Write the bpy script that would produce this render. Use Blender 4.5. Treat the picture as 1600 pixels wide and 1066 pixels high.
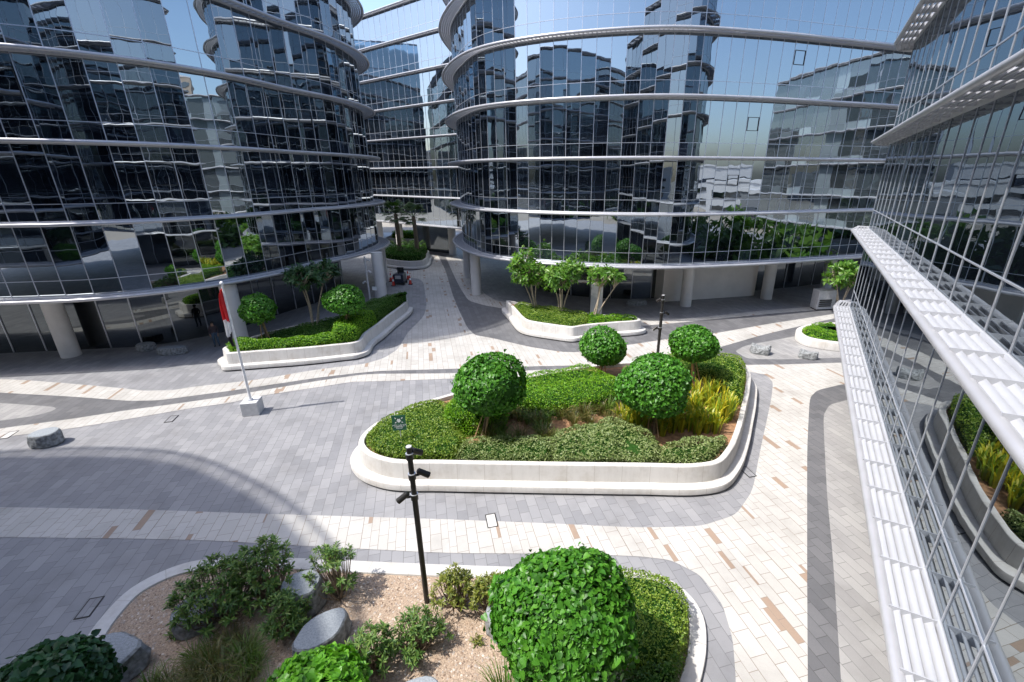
import bpy, math, random
import numpy as np
from mathutils import Vector, Matrix
R = math.radians
for o in list(bpy.data.objects): bpy.data.objects.remove(o)
SC = bpy.context.scene; COL = SC.collection

# ------------------------------------------------------------------ camera
CX, CY, CF, CH, TH = 845., 533., 700., 10.8, R(20.1)
cam = bpy.data.cameras.new('camera'); co = bpy.data.objects.new('camera', cam); COL.objects.link(co)
cam.sensor_width = 36; cam.lens = CF/1600*36; cam.shift_x = -(CX-800)/1600; cam.clip_end = 5000; cam.clip_start = .05
co.location = (0, 0, CH); co.rotation_euler = (R(90)-TH, 0, 0); SC.camera = co
# ------------------------------------------------------------------ sky, sun, exposure
SUN_EL, SUN_AZ = R(58), R(17)                 # light travels towards (cos az, sin az)
tosun = Vector((-math.cos(SUN_AZ)*math.cos(SUN_EL), -math.sin(SUN_AZ)*math.cos(SUN_EL), math.sin(SUN_EL)))
w = bpy.data.worlds.new('World'); SC.world = w; w.use_nodes = True
nt = w.node_tree; bg = nt.nodes['Background']; sky = nt.nodes.new('ShaderNodeTexSky')
sky.sky_type = 'NISHITA'; sky.sun_disc = False; sky.sun_elevation = SUN_EL
sky.sun_rotation = math.atan2(tosun.x, tosun.y); sky.dust_density = 2.8; sky.air_density = 1.0; sky.ozone_density = 3.5
nt.links.new(sky.outputs[0], bg.inputs[0]); bg.inputs[1].default_value = .15
sl = bpy.data.lights.new('sun', 'SUN'); sl.energy = 2.6; sl.angle = R(.53); sl.color = (1, .955, .88)
so = bpy.data.objects.new('sun', sl); COL.objects.link(so); so.rotation_euler = tosun.to_track_quat('Z', 'Y').to_euler(); so.location = (-40, -15, 70)
SC.view_settings.view_transform = 'Standard'; SC.view_settings.look = 'None'; SC.view_settings.gamma = 1
SC.view_settings.exposure = 1.25
SC.cycles.max_bounces = 8; SC.cycles.glossy_bounces = 5; SC.cycles.diffuse_bounces = 3

def un(x, y, z=0.):
    """where a sight line of the survey meets the height z"""
    a = (x-CX)/CF; b = -(y-CY)/CF; c, s = math.cos(TH), math.sin(TH)
    t = (z-CH)/(-s+b*c)
    return (a*t, (c+b*s)*t)
def U(pts, z=0.): return [un(x, y, z) for x, y in pts]

# ------------------------------------------------------------------ materials
def newmat(name):
    m = bpy.data.materials.new(name); m.use_nodes = True
    return m, m.node_tree, m.node_tree.nodes['Principled BSDF']
def N(t, kind, **kw):
    n = t.nodes.new(kind)
    for k, v in kw.items(): setattr(n, k, v)
    return n
def ramp(t, src, stops, interp='LINEAR'):
    r = N(t, 'ShaderNodeValToRGB'); e = r.color_ramp; e.interpolation = interp
    e.elements[0].position, e.elements[0].color = stops[0][0], (*stops[0][1], 1)
    e.elements[1].position, e.elements[1].color = stops[1][0], (*stops[1][1], 1)
    for p, c in stops[2:]:
        q = e.elements.new(p); q.color = (*c, 1)
    t.links.new(src, r.inputs[0]); return r
def mixc(t, fac, a, b, mode='MIX'):
    m = N(t, 'ShaderNodeMix', data_type='RGBA', blend_type=mode)
    for sock, v in ((m.inputs[0], fac), (m.inputs[6], a), (m.inputs[7], b)):
        if isinstance(v, (int, float)): sock.default_value = v
        elif isinstance(v, tuple): sock.default_value = (*v, 1) if len(v) == 3 else v
        else: t.links.new(v, sock)
    return m.outputs[2]
def plain(name, c, rough=.5, metal=0., var=.12, scale=6., bump=0., spec=.5):
    m, t, b = newmat(name)
    co_ = N(t, 'ShaderNodeTexCoord'); n = N(t, 'ShaderNodeTexNoise'); n.inputs['Scale'].default_value = scale; n.inputs['Detail'].default_value = 6
    t.links.new(co_.outputs['Object'], n.inputs['Vector'])
    r = ramp(t, n.outputs[0], [(.3, tuple(x*(1-var) for x in c)), (.7, tuple(min(1, x*(1+var)) for x in c))])
    t.links.new(r.outputs[0], b.inputs['Base Color']); b.inputs['Roughness'].default_value = rough; b.inputs['Metallic'].default_value = metal
    b.inputs['Specular IOR Level'].default_value = spec
    if bump:
        bp = N(t, 'ShaderNodeBump'); bp.inputs['Strength'].default_value = bump; bp.inputs['Distance'].default_value = .02
        t.links.new(n.outputs[0], bp.inputs['Height']); t.links.new(bp.outputs[0], b.inputs['Normal'])
    return m
def pavers(name, c1, c2, mortar, length, width, ang=-14.6, warp=0., accent=None, rough=.55, off=.42, msz=.007):
    m, t, b = newmat(name); tc = N(t, 'ShaderNodeTexCoord'); mp = N(t, 'ShaderNodeMapping')
    mp.inputs['Rotation'].default_value = (0, 0, -R(90-ang)); t.links.new(tc.outputs['Object'], mp.inputs[0])
    vec = mp.outputs[0]; der = None
    if warp:
        sp = N(t, 'ShaderNodeSeparateXYZ'); t.links.new(vec, sp.inputs[0]); acc = sp.outputs[1]
        for fr, am in ((3.1, .08), (7.7, .03)):
            mu = N(t, 'ShaderNodeMath', operation='MULTIPLY'); t.links.new(sp.outputs[1], mu.inputs[0]); mu.inputs[1].default_value = fr
            si = N(t, 'ShaderNodeMath', operation='SINE'); t.links.new(mu.outputs[0], si.inputs[0])
            ma = N(t, 'ShaderNodeMath', operation='MULTIPLY_ADD'); t.links.new(si.outputs[0], ma.inputs[0]); ma.inputs[1].default_value = am*warp; t.links.new(acc, ma.inputs[2]); acc = ma.outputs[0]
            cs = N(t, 'ShaderNodeMath', operation='COSINE'); t.links.new(mu.outputs[0], cs.inputs[0])
            md = N(t, 'ShaderNodeMath', operation='MULTIPLY_ADD'); t.links.new(cs.outputs[0], md.inputs[0]); md.inputs[1].default_value = am*fr*warp
            if der is None: md.inputs[2].default_value = 0
            else: t.links.new(der, md.inputs[2])
            der = md.outputs[0]
        cb = N(t, 'ShaderNodeCombineXYZ'); t.links.new(sp.outputs[0], cb.inputs[0]); t.links.new(acc, cb.inputs[1]); vec = cb.outputs[0]
    br = N(t, 'ShaderNodeTexBrick'); br.offset = off; br.offset_frequency = 2
    t.links.new(vec, br.inputs['Vector'])
    br.inputs['Color1'].default_value = (0, 0, 0, 1); br.inputs['Color2'].default_value = (1, 1, 1, 1); br.inputs['Mortar'].default_value = (.5, .5, .5, 1)
    br.inputs['Scale'].default_value = 1; br.inputs['Mortar Size'].default_value = msz; br.inputs['Brick Width'].default_value = length; br.inputs['Row Height'].default_value = width
    br.inputs['Mortar Smooth'].default_value = .25
    stops = [(0, c1), (1, c2)]
    r = ramp(t, br.outputs[0], stops); col = r.outputs[0]
    if accent:
        ra = ramp(t, br.outputs[0], [(0, (0, 0, 0)), (.86, (1, 1, 1))], 'CONSTANT')
        gt = N(t, 'ShaderNodeMath', operation='GREATER_THAN'); t.links.new(der, gt.inputs[0]); gt.inputs[1].default_value = .16
        an = N(t, 'ShaderNodeMath', operation='MULTIPLY'); t.links.new(gt.outputs[0], an.inputs[0]); t.links.new(ra.outputs[0], an.inputs[1])
        col = mixc(t, an.outputs[0], col, accent)
    n = N(t, 'ShaderNodeTexNoise'); n.inputs['Scale'].default_value = .55; n.inputs['Detail'].default_value = 8; n.inputs['Roughness'].default_value = .65
    t.links.new(tc.outputs['Object'], n.inputs[0])
    rn = ramp(t, n.outputs[0], [(.25, (.74, .73, .72)), (.5, (.97, .97, .97)), (.75, (1.07, 1.06, 1.05))]); col = mixc(t, 1., col, rn.outputs[0], 'MULTIPLY')
    n2 = N(t, 'ShaderNodeTexNoise'); n2.inputs['Scale'].default_value = 60; n2.inputs['Detail'].default_value = 3; t.links.new(tc.outputs['Object'], n2.inputs[0])
    rn2 = ramp(t, n2.outputs[0], [(.25, (.86, .86, .86)), (.75, (1.08, 1.08, 1.08))]); col = mixc(t, .7, col, rn2.outputs[0], 'MULTIPLY')
    col = mixc(t, br.outputs['Fac'], col, mortar)
    t.links.new(col, b.inputs['Base Color']); b.inputs['Roughness'].default_value = rough; b.inputs['Specular IOR Level'].default_value = .45
    bp = N(t, 'ShaderNodeBump', invert=True); bp.inputs['Strength'].default_value = .5; bp.inputs['Distance'].default_value = .006
    t.links.new(br.outputs['Fac'], bp.inputs['Height']); t.links.new(bp.outputs[0], b.inputs['Normal'])
    return m
def leafmat(name, cols, trans=.28, rough=.42, spec=.4):
    m, t, b = newmat(name); g = N(t, 'ShaderNodeNewGeometry')
    r = ramp(t, g.outputs['Random Per Island'], [(i/(len(cols)-1), c) for i, c in enumerate(cols)])
    t.links.new(r.outputs[0], b.inputs['Base Color']); b.inputs['Roughness'].default_value = rough; b.inputs['Specular IOR Level'].default_value = spec
    tr = N(t, 'ShaderNodeBsdfTranslucent'); bc = mixc(t, 1., r.outputs[0], (1.5, 1.6, .6), 'MULTIPLY'); t.links.new(bc, tr.inputs[0])
    mx = N(t, 'ShaderNodeMixShader'); mx.inputs[0].default_value = trans
    t.links.new(b.outputs[0], mx.inputs[1]); t.links.new(tr.outputs[0], mx.inputs[2])
    t.links.new(mx.outputs[0], t.nodes['Material Output'].inputs[0]); return m
def glassmat(name, tint=(.84, .93, 1.0), body=(.006, .008, .012), ior=4.6, wav=.0036):
    m, t, b = newmat(name); t.nodes.remove(b)
    d = N(t, 'ShaderNodeBsdfDiffuse'); ge = N(t, 'ShaderNodeNewGeometry'); rb_ = ramp(t, ge.outputs['Random Per Island'], [(0, tuple(x*.5 for x in body)), (.7, body), (.86, tuple(x*2.5 for x in body)), (1, tuple(x*5 for x in body))]); t.links.new(rb_.outputs[0], d.inputs[0])
    g = N(t, 'ShaderNodeBsdfGlossy'); g.inputs[0].default_value = (*tint, 1); g.inputs['Roughness'].default_value = .0
    f = N(t, 'ShaderNodeFresnel'); f.inputs[0].default_value = ior
    tc = N(t, 'ShaderNodeTexCoord'); n = N(t, 'ShaderNodeTexNoise'); n.inputs['Scale'].default_value = .75; n.inputs['Detail'].default_value = 1.5
    t.links.new(tc.outputs['Object'], n.inputs[0])
    bp = N(t, 'ShaderNodeBump'); bp.inputs['Strength'].default_value = 1; bp.inputs['Distance'].default_value = wav
    t.links.new(n.outputs[0], bp.inputs['Height']); t.links.new(bp.outputs[0], g.inputs['Normal'])
    mx = N(t, 'ShaderNodeMixShader'); t.links.new(f.outputs[0], mx.inputs[0]); t.links.new(d.outputs[0], mx.inputs[1]); t.links.new(g.outputs[0], mx.inputs[2])
    t.links.new(mx.outputs[0], t.nodes['Material Output'].inputs[0]); return m

M = {}
M['glass'] = glassmat('curtain_glass')
M['glass_near'] = glassmat('curtain_glass_near', tint=(.84, .92, .98), ior=5.2, wav=.0035)
M['glass_pale'] = glassmat('pale_glass', tint=(.9, .95, .95), body=(.12, .14, .15), ior=4)
M['glass_lobby'] = glassmat('lobby_glass', tint=(.8, .86, .88), ior=2.4, wav=.003)
M['mull'] = plain('silver_mullion', (.55, .57, .62), .35, .6, .05)
M['fin'] = plain('white_aluminium', (.36, .37, .40), .38, .0, .06, 2.)
M['finedge'] = plain('pearl_aluminium', (.44, .44, .46), .32, .3, .06, 2.)
M['soffit'] = plain('soffit_panel', (.60, .59, .57), .6, 0, .06, 1.)
M['column'] = plain('column_render', (.66, .64, .62), .65, 0, .06, 1.5)
M['wall'] = plain('rendered_wall', (.76, .71, .66), .75, 0, .06, 1.)
M['dark'] = plain('dark_metal', (.035, .033, .032), .42, .5, .2)
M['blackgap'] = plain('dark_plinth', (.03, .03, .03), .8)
def stained(name, c):
    m, t, b = newmat(name); tc = N(t, 'ShaderNodeTexCoord'); mp = N(t, 'ShaderNodeMapping'); mp.inputs['Scale'].default_value = (5, 5, .8); t.links.new(tc.outputs['Object'], mp.inputs[0])
    n1 = N(t, 'ShaderNodeTexNoise'); n1.inputs['Scale'].default_value = 1; n1.inputs['Detail'].default_value = 7; n1.inputs['Roughness'].default_value = .7; t.links.new(mp.outputs[0], n1.inputs[0])
    n2 = N(t, 'ShaderNodeTexNoise'); n2.inputs['Scale'].default_value = 1.1; n2.inputs['Detail'].default_value = 9; n2.inputs['Roughness'].default_value = .7; t.links.new(tc.outputs['Object'], n2.inputs[0])
    r1 = ramp(t, n1.outputs[0], [(.3, tuple(x*.9 for x in c)), (.56, c)]); r2 = ramp(t, n2.outputs[0], [(.3, (.80, .77, .73)), (.52, (1, 1, 1)), (.75, (1.04, 1.04, 1.04))])
    t.links.new(mixc(t, 1., r1.outputs[0], r2.outputs[0], 'MULTIPLY'), b.inputs['Base Color']); b.inputs['Roughness'].default_value = .65
    bp = N(t, 'ShaderNodeBump'); bp.inputs['Strength'].default_value = .12; bp.inputs['Distance'].default_value = .01; t.links.new(n2.outputs[0], bp.inputs['Height']); t.links.new(bp.outputs[0], b.inputs['Normal']); return m
M['stone'] = stained('weathered_cast_stone', (.56, .545, .525)); M['kerbstone'] = stained('weathered_coping', (.53, .52, .505))
M['joint'] = plain('stone_joint', (.34, .31, .28), .9)
M['rock'] = plain('rock', (.22, .23, .235), .85, 0, .5, 9., .9)
M['rocktop'] = plain('rock_sawn_top', (.25, .275, .30), .7, 0, .25, 30., .2)
M['concrete'] = plain('concrete', (.52, .52, .53), .8, 0, .1, 5., .1)
M['soil'] = plain('soil', (.27, .15, .08), .95, 0, .35, 7., .5)
M['bark'] = plain('bark', (.20, .15, .10), .9, 0, .3, 14., .5)
M['palebark'] = plain('pale_bark', (.40, .33, .25), .9, 0, .25, 14., .4)
M['stake'] = plain('timber_stake', (.42, .28, .15), .8, 0, .2, 10.)
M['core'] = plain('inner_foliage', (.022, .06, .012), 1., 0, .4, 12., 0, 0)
M['red'] = plain('red_cloth', (.62, .02, .025), .75); M['white'] = plain('white_cloth', (.78, .78, .78), .75)
M['black'] = plain('black_cloth', (.02, .015, .02), .75); M['green'] = plain('green_cloth', (.02, .22, .06), .75)
M['whitepaint'] = plain('white_pole_paint', (.74, .74, .74), .35)
M['conered'] = plain('cone_plastic', (.62, .04, .025), .45); M['rubber'] = plain('rubber', (.02, .02, .02), .7)
M['signgreen'] = plain('sign_green', (.008, .10, .05), .4, 0, .03); M['signwhite'] = plain('sign_white', (.8, .82, .82), .5, 0, .02)
M['grey'] = plain('grey_cabinet', (.45, .45, .46), .5); M['skin'] = plain('skin', (.30, .17, .11), .6, 0, .05)
M['shirt'] = plain('shirt', (.05, .035, .04), .85); M['jeans'] = plain('jeans', (.05, .09, .14), .85); M['hair'] = plain('hair', (.012, .01, .009), .6)
M['cartblue'] = plain('cart_shell', (.02, .025, .045), .4); M['lens'] = plain('lamp_lens', (.5, .5, .5), .2)
M['gravel'] = plain('gravel_bed', (.33, .25, .185), .95, 0, .45, 34., .8)
M['far_beige'] = plain('far_render', (.33, .28, .23), .8); M['far_grey'] = plain('far_panel', (.16, .17, .18), .8)
def stonemat():
    m, t, b = newmat('gravel_stones'); g = N(t, 'ShaderNodeNewGeometry')
    r = ramp(t, g.outputs['Random Per Island'], [(0, (.15, .10, .07)), (.3, (.33, .24, .17)), (.6, (.46, .36, .27)), (.85, (.30, .26, .23)), (1, (.58, .51, .44))])
    t.links.new(r.outputs[0], b.inputs['Base Color']); b.inputs['Roughness'].default_value = .85; return m
M['stones'] = stonemat()
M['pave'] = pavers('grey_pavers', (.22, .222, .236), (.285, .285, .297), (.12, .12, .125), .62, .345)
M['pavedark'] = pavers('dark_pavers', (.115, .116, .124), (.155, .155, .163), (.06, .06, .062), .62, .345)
M['pavelight'] = pavers('light_pavers', (.27, .265, .265), (.335, .33, .325), (.15, .15, .15), .8, .3)
M['cream'] = pavers('cream_pavers', (.43, .417, .395), (.485, .474, .455), (.20, .16, .125), .66, .31, warp=1., accent=(.315, .235, .18), msz=.007)
M['sand'] = plain('desert_ground', (.25, .225, .19), .95, 0, .15, .05)
M['ball'] = leafmat('ball_tree_leaf', [(.025, .10, .008), (.045, .165, .012), (.07, .23, .018), (.11, .29, .03)])
M['ballshaded'] = leafmat('shade_toned_ball_leaf', [(.012, .045, .015), (.02, .075, .022), (.03, .10, .03)], .2)  # darker copy of the ball leaf, shade put into its colour
M['lime'] = leafmat('lime_leaf', [(.06, .20, .010), (.10, .30, .015), (.15, .36, .03)])
M['limehedge'] = leafmat('lime_hedge_leaf', [(.055, .16, .006), (.10, .26, .008), (.16, .34, .012), (.24, .38, .018)], .25)
M['hedge'] = leafmat('hedge_leaf', [(.07, .145, .012), (.12, .21, .02), (.18, .265, .03), (.24, .31, .045)], .22)
M['sage'] = leafmat('sage_leaf', [(.11, .165, .045), (.17, .23, .07), (.22, .28, .10), (.29, .34, .15)], .2)
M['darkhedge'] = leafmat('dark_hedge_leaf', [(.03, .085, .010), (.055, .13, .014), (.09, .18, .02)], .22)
M['shrub'] = leafmat('shrub_leaf', [(.04, .10, .024), (.075, .16, .032), (.12, .21, .042), (.18, .25, .06)], .22)
M['shrubyellow'] = leafmat('dry_shrub_leaf', [(.10, .14, .022), (.17, .20, .032), (.26, .26, .055)], .25)
M['frangi'] = leafmat('frangipani_leaf', [(.045, .13, .012), (.08, .20, .02), (.13, .27, .035), (.20, .32, .07)], .3, .35)
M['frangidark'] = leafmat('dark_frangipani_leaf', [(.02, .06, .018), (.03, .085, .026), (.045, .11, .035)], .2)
M['yellow'] = leafmat('yellow_blade', [(.18, .26, .02), (.36, .34, .02), (.50, .42, .03), (.34, .36, .03), (.12, .22, .018), (.22, .30, .03)], .3)
M['dry'] = leafmat('dry_grass', [(.06, .09, .02), (.11, .12, .03), (.18, .14, .05), (.06, .08, .025)], .25)
M['greengrass'] = leafmat('green_grass', [(.05, .11, .012), (.09, .17, .02), (.15, .2, .04)], .25)
M['palm'] = leafmat('palm_leaf', [(.02, .05, .012), (.03, .075, .016), (.05, .11, .02)], .2)

# ------------------------------------------------------------------ object helpers
BASE = {}
def tag(o, label=None, cat=None, group=None, kind=None):
    for k, v in (('label', label), ('category', cat), ('group', group), ('kind', kind)):
        if v: o[k] = v
    return o
def thing(name, label, cat, loc=(0, 0, 0), group=None):
    o = bpy.data.objects.new(name, None); COL.objects.link(o); o.location = loc; o.empty_display_size = .2
    BASE[o] = Vector(loc); return tag(o, label, cat, group)
class MB:
    def __init__(s): s.v = []; s.f = []; s.m = []
    def face(s, pts, m=0):
        i = len(s.v); s.v += [tuple(p) for p in pts]; s.f.append(tuple(range(i, i+len(pts)))); s.m.append(m)
    def grid(s, rows, m=0, cu=False, cv=False):
        i = len(s.v); a, b = len(rows), len(rows[0])
        for r in rows: s.v += [tuple(p) for p in r]
        for x in range(a if cu else a-1):
            for y in range(b if cv else b-1):
                x2, y2 = (x+1) % a, (y+1) % b
                s.f.append((i+x*b+y, i+x2*b+y, i+x2*b+y2, i+x*b+y2)); s.m.append(m if not callable(m) else m(x, y))
    def box(s, c, d, m=0, rz=0., M3=None):
        i = len(s.v); c = Vector(c); X, Y, Z = d[0]/2, d[1]/2, d[2]/2
        Q = M3 if M3 else Matrix.Rotation(rz, 3, 'Z')
        for x, y, z in ((-X, -Y, -Z), (X, -Y, -Z), (X, Y, -Z), (-X, Y, -Z), (-X, -Y, Z), (X, -Y, Z), (X, Y, Z), (-X, Y, Z)):
            s.v.append(tuple(c+Q @ Vector((x, y, z))))
        for f in ((0, 3, 2, 1), (4, 5, 6, 7), (0, 1, 5, 4), (1, 2, 6, 5), (2, 3, 7, 6), (3, 0, 4, 7)):
            s.f.append(tuple(i+k for k in f)); s.m.append(m)
    def tube(s, pts, rad, n=8, m=0, cap=True):
        pts = [Vector(p) for p in pts]; rows = []
        if not isinstance(rad, (list, tuple)): rad = [rad]*len(pts)
        for k, p in enumerate(pts):
            t = (pts[min(k+1, len(pts)-1)]-pts[max(k-1, 0)]).normalized()
            a = t.orthogonal().normalized() if abs(t.z) < .9 else Vector((1, 0, 0)); a = (a-t*a.dot(t)).normalized(); b = t.cross(a)
            rows.append([p+(a*math.cos(q*2*math.pi/n)+b*math.sin(q*2*math.pi/n))*rad[k] for q in range(n)])
        s.grid(rows, m, cv=True)
        if cap: s.face(rows[0][::-1], m); s.face(rows[-1], m)
    def prism(s, poly, z0, z1, m=0, mtop=None):
        n = len(poly); i = len(s.v)
        s.v += [(x, y, z0) for x, y in poly]+[(x, y, z1) for x, y in poly]
        for k in range(n):
            s.f.append((i+k, i+(k+1) % n, i+n+(k+1) % n, i+n+k)); s.m.append(m)
        s.f.append(tuple(range(i+n, i+2*n))); s.m.append(m if mtop is None else mtop)
        s.f.append(tuple(range(i+n-1, i-1, -1))); s.m.append(m)
    def build(s, name, mats, parent=None, smooth=False, bevel=0., label=None):
        if not isinstance(mats, (list, tuple)): mats = [mats]
        off = BASE.get(parent, Vector((0, 0, 0))) if parent is not None else Vector((0, 0, 0))
        me = bpy.data.meshes.new(name)
        me.from_pydata([(x-off.x, y-off.y, z-off.z) for x, y, z in s.v], [], s.f)
        for m_ in mats: me.materials.append(m_)
        me.polygons.foreach_set('material_index', s.m)
        if smooth: me.polygons.foreach_set('use_smooth', [True]*len(s.f))
        me.update()
        o = bpy.data.objects.new(name, me); COL.objects.link(o)
        if parent is not None: o.parent = parent; BASE[o] = off
        if bevel:
            b = o.modifiers.new('bevel', 'BEVEL'); b.width = bevel; b.segments = 2; b.limit_method = 'ANGLE'
        if label: o['label'] = label
        return o
def npmesh(name, V, Fs, mat, parent=None):
    """V (n,3) and Fs (k,m) arrays -> object"""
    off = BASE.get(parent, Vector((0, 0, 0))) if parent is not None else Vector((0, 0, 0))
    V = np.asarray(V, dtype=np.float32)-np.array(off, dtype=np.float32); Fs = np.asarray(Fs, dtype=np.int32); k, m = Fs.shape
    me = bpy.data.meshes.new(name); me.vertices.add(len(V)); me.vertices.foreach_set('co', V.ravel())
    me.loops.add(k*m); me.loops.foreach_set('vertex_index', Fs.ravel())
    me.polygons.add(k); me.polygons.foreach_set('loop_start', np.arange(k, dtype=np.int32)*m); me.polygons.foreach_set('loop_total', np.full(k, m, dtype=np.int32))
    me.update(calc_edges=True); me.validate(); me.materials.append(mat)
    o = bpy.data.objects.new(name, me); COL.objects.link(o)
    if parent is not None: o.parent = parent; BASE[o] = off
    return o

# ------------------------------------------------------------------ curves
def spline(pts, step, closed=False):
    P = [Vector((p[0], p[1])) for p in pts]; n = len(P); out = []
    for i in range(n if closed else n-1):
        if closed: a, b, c, d = P[(i-1) % n], P[i], P[(i+1) % n], P[(i+2) % n]
        else: b, c = P[i], P[i+1]; a = P[i-1] if i else b*2-c; d = P[i+2] if i+2 < n else c*2-b
        k = 14
        ta, tb = 0., max((b-a).length, 1e-4)**.5; tc = tb+max((c-b).length, 1e-4)**.5; td = tc+max((d-c).length, 1e-4)**.5
        for q in range(k):
            t = tb+(tc-tb)*q/k
            A1 = a*((tb-t)/(tb-ta))+b*((t-ta)/(tb-ta)); A2 = b*((tc-t)/(tc-tb))+c*((t-tb)/(tc-tb)); A3 = c*((td-t)/(td-tc))+d*((t-tc)/(td-tc))
            B1 = A1*((tc-t)/(tc-ta))+A2*((t-ta)/(tc-ta)); B2 = A2*((td-t)/(td-tb))+A3*((t-tb)/(td-tb))
            out.append(B1*((tc-t)/(tc-tb))+B2*((t-tb)/(tc-tb)))
    if not closed: out.append(P[-1])
    return resample(out, step, closed)
def resample(P, step, closed=False):
    Q = P+[P[0]] if closed else P
    L = [0.]
    for a, b in zip(Q, Q[1:]): L.append(L[-1]+(b-a).length)
    n = max(2, round(L[-1]/step)); out = []; j = 0
    for i in range(n if closed else n+1):
        s = L[-1]*i/n
        while j < len(L)-2 and L[j+1] < s: j += 1
        d = L[j+1]-L[j]; out.append(Q[j].lerp(Q[j+1], (s-L[j])/d if d > 1e-9 else 0))
    return out
def normals(P, closed=False):
    n = len(P); o = []
    for i in range(n):
        a = P[(i-1) % n] if closed or i else P[0]; b = P[(i+1) % n] if closed or i < n-1 else P[-1]
        t = (b-a).normalized(); o.append(Vector((t.y, -t.x)))
    return o
def area(P): return .5*sum(P[i][0]*P[(i+1) % len(P)][1]-P[(i+1) % len(P)][0]*P[i][1] for i in range(len(P)))
def inside(poly, X, Y):
    r = np.zeros(X.shape, bool); n = len(poly)
    for i in range(n):
        x1, y1 = poly[i][0], poly[i][1]; x2, y2 = poly[(i+1) % n][0], poly[(i+1) % n][1]
        if abs(y2-y1) < 1e-9: continue
        c = ((y1 > Y) != (y2 > Y)) & (X < (x2-x1)*(Y-y1)/(y2-y1)+x1); r ^= c
    return r
def sheet(name, poly, z, mat, smooth=True, kind='structure'):
    mb = MB(); mb.face([(p[0], p[1], z) for p in poly]); o = mb.build(name, mat); o['kind'] = kind; return o

# ------------------------------------------------------------------ ground and paving
sheet('ground', [(-900, -900), (900, -900), (900, 900), (-900, 900)], -.02, M['sand'])
sheet('plaza_pavement', [(-75, -45), (70, -45), (70, 95), (-75, 95)], 0, M['pave'])
def region(name, pts, z, mat, closed_smooth=True):
    g = U(pts); sheet(name, [(p.x, p.y) for p in spline(g, .35, True)] if closed_smooth else g, z, mat)
LG = [(-150, 622), (0, 630), (60, 634), (84, 636), (88, 639), (80, 643), (55, 650), (0, 658), (-150, 672)]
DK_TRI = [(-150, 606), (0, 614), (112, 620), (202, 627), (247, 626), (300, 619), (360, 611), (400, 605), (500, 590), (587, 580), (700, 577), (860, 572), (1000, 570), (1050, 564), (1090, 553), (1124, 543), (1197, 522), (1302, 498), (1345, 491),
          (1420, 500), (1420, 560), (1345, 566), (1316, 567), (1221, 570), (1126, 571), (1067, 571), (984, 571.5), (860, 578), (700, 584), (575, 584.5), (500, 595), (400, 612), (360, 619), (270, 632), (202, 641), (112, 655), (0, 670), (-150, 692)]
CR1 = [(-150, 588), (38, 594), (112, 600), (191, 607), (225, 611), (270, 610), (300, 605), (400, 594), (500, 577), (570, 569), (600, 560), (622, 546), (637, 520), (662, 495), (667, 477), (662, 442), (655, 436), (640, 434), (596, 437), (585, 425), (596, 415), (640, 425), (672, 418), (680, 400),
       (684, 399), (696, 422), (707, 460), (717, 485), (730, 512), (742, 524), (760, 527), (775, 530), (825, 542), (875, 550), (900, 551), (984, 539), (1043, 530), (1119, 521), (1197, 507), (1302, 491), (1345, 484), (1345, 491),
       (1302, 498), (1197, 522), (1124, 543), (1090, 553), (1050, 564), (1000, 570), (860, 572), (700, 577), (587, 580), (500, 590), (400, 605), (360, 611), (300, 619), (247, 626), (202, 627), (112, 620), (0, 614), (-150, 606)]
CR2 = [(-150, 692), (0, 670), (112, 655), (202, 641), (270, 632), (360, 619), (400, 612), (500, 595), (575, 584.5), (700, 584), (860, 578), (984, 571.5), (1067, 571), (1126, 571), (1221, 570), (1316, 567), (1345, 566), (1420, 562), (1420, 588), (1320, 600), (1277, 610), (1265, 622),
       (1261, 702), (1261, 900), (1262, 1066), (1262, 1300), (1150, 1300), (1150, 1066), (1145, 1000), (1129, 945), (1094, 899), (1049, 876), (1000, 870), (900, 866), (700, 865), (500, 855), (330, 845), (200, 842), (0, 840), (-300, 838), (-300, 792), (0, 793), (200, 796), (400, 803), (700, 812), (850, 818),
       (1000, 825), (1094, 823), (1150, 805), (1176, 767), (1188, 703), (1205, 625), (1208, 598), (1197, 586), (1162, 580), (1079, 583), (960, 586), (825, 589), (710, 592), (600, 596), (550, 597), (500, 605), (400, 620), (360, 630), (300, 638), (202, 655), (112, 670), (0, 684), (-150, 705)]
CR3 = [(695, 399), (710, 432), (720, 452), (732, 470), (755, 477), (790, 483), (850, 492), (900, 500), (960, 508), (998, 510), (1055, 505), (1126, 498), (1197, 491), (1288, 484), (1345, 480), (1345, 474), (1281, 479), (1197, 485), (1114, 494), (1031, 502), (975, 500), (900, 490), (850, 482), (815, 476), (775, 470), (755, 458), (745, 440), (730, 420), (715, 398)]
DK_PASS = [(684, 399), (696, 422), (707, 460), (717, 485), (730, 512), (742, 524), (760, 527), (775, 530), (825, 542), (875, 550), (900, 551), (984, 539), (1043, 530), (1119, 521), (1197, 507), (1302, 491), (1345, 484), (1345, 480), (1288, 484), (1197, 491), (1126, 498), (1055, 505), (998, 510), (960, 508), (900, 500), (850, 492), (790, 483), (755, 477), (732, 470), (720, 452), (710, 432), (695, 399)]
def flat(name, pts, z, mat):
    """traced outline, corners eased a little"""
    g = [Vector(p) for p in U(pts)]; out = []
    n = len(g)
    for i in range(n):
        a, b, c = g[i-1], g[i], g[(i+1) % n]
        u1, u2 = (a-b), (c-b)
        if u1.length < 1e-6 or u2.length < 1e-6: continue
        if u1.angle(u2) < R(70): out.append(b); continue
        p, q = b+u1*.25, b+u2*.25
        for t in (0, .25, .5, .75, 1): out.append(p*(1-t)**2+b*2*t*(1-t)+q*t*t)
    sheet(name, [(p.x, p.y) for p in out], z, mat)
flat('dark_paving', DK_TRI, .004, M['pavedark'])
flat('light_paving', LG, .008, M['pavelight'])
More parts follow.
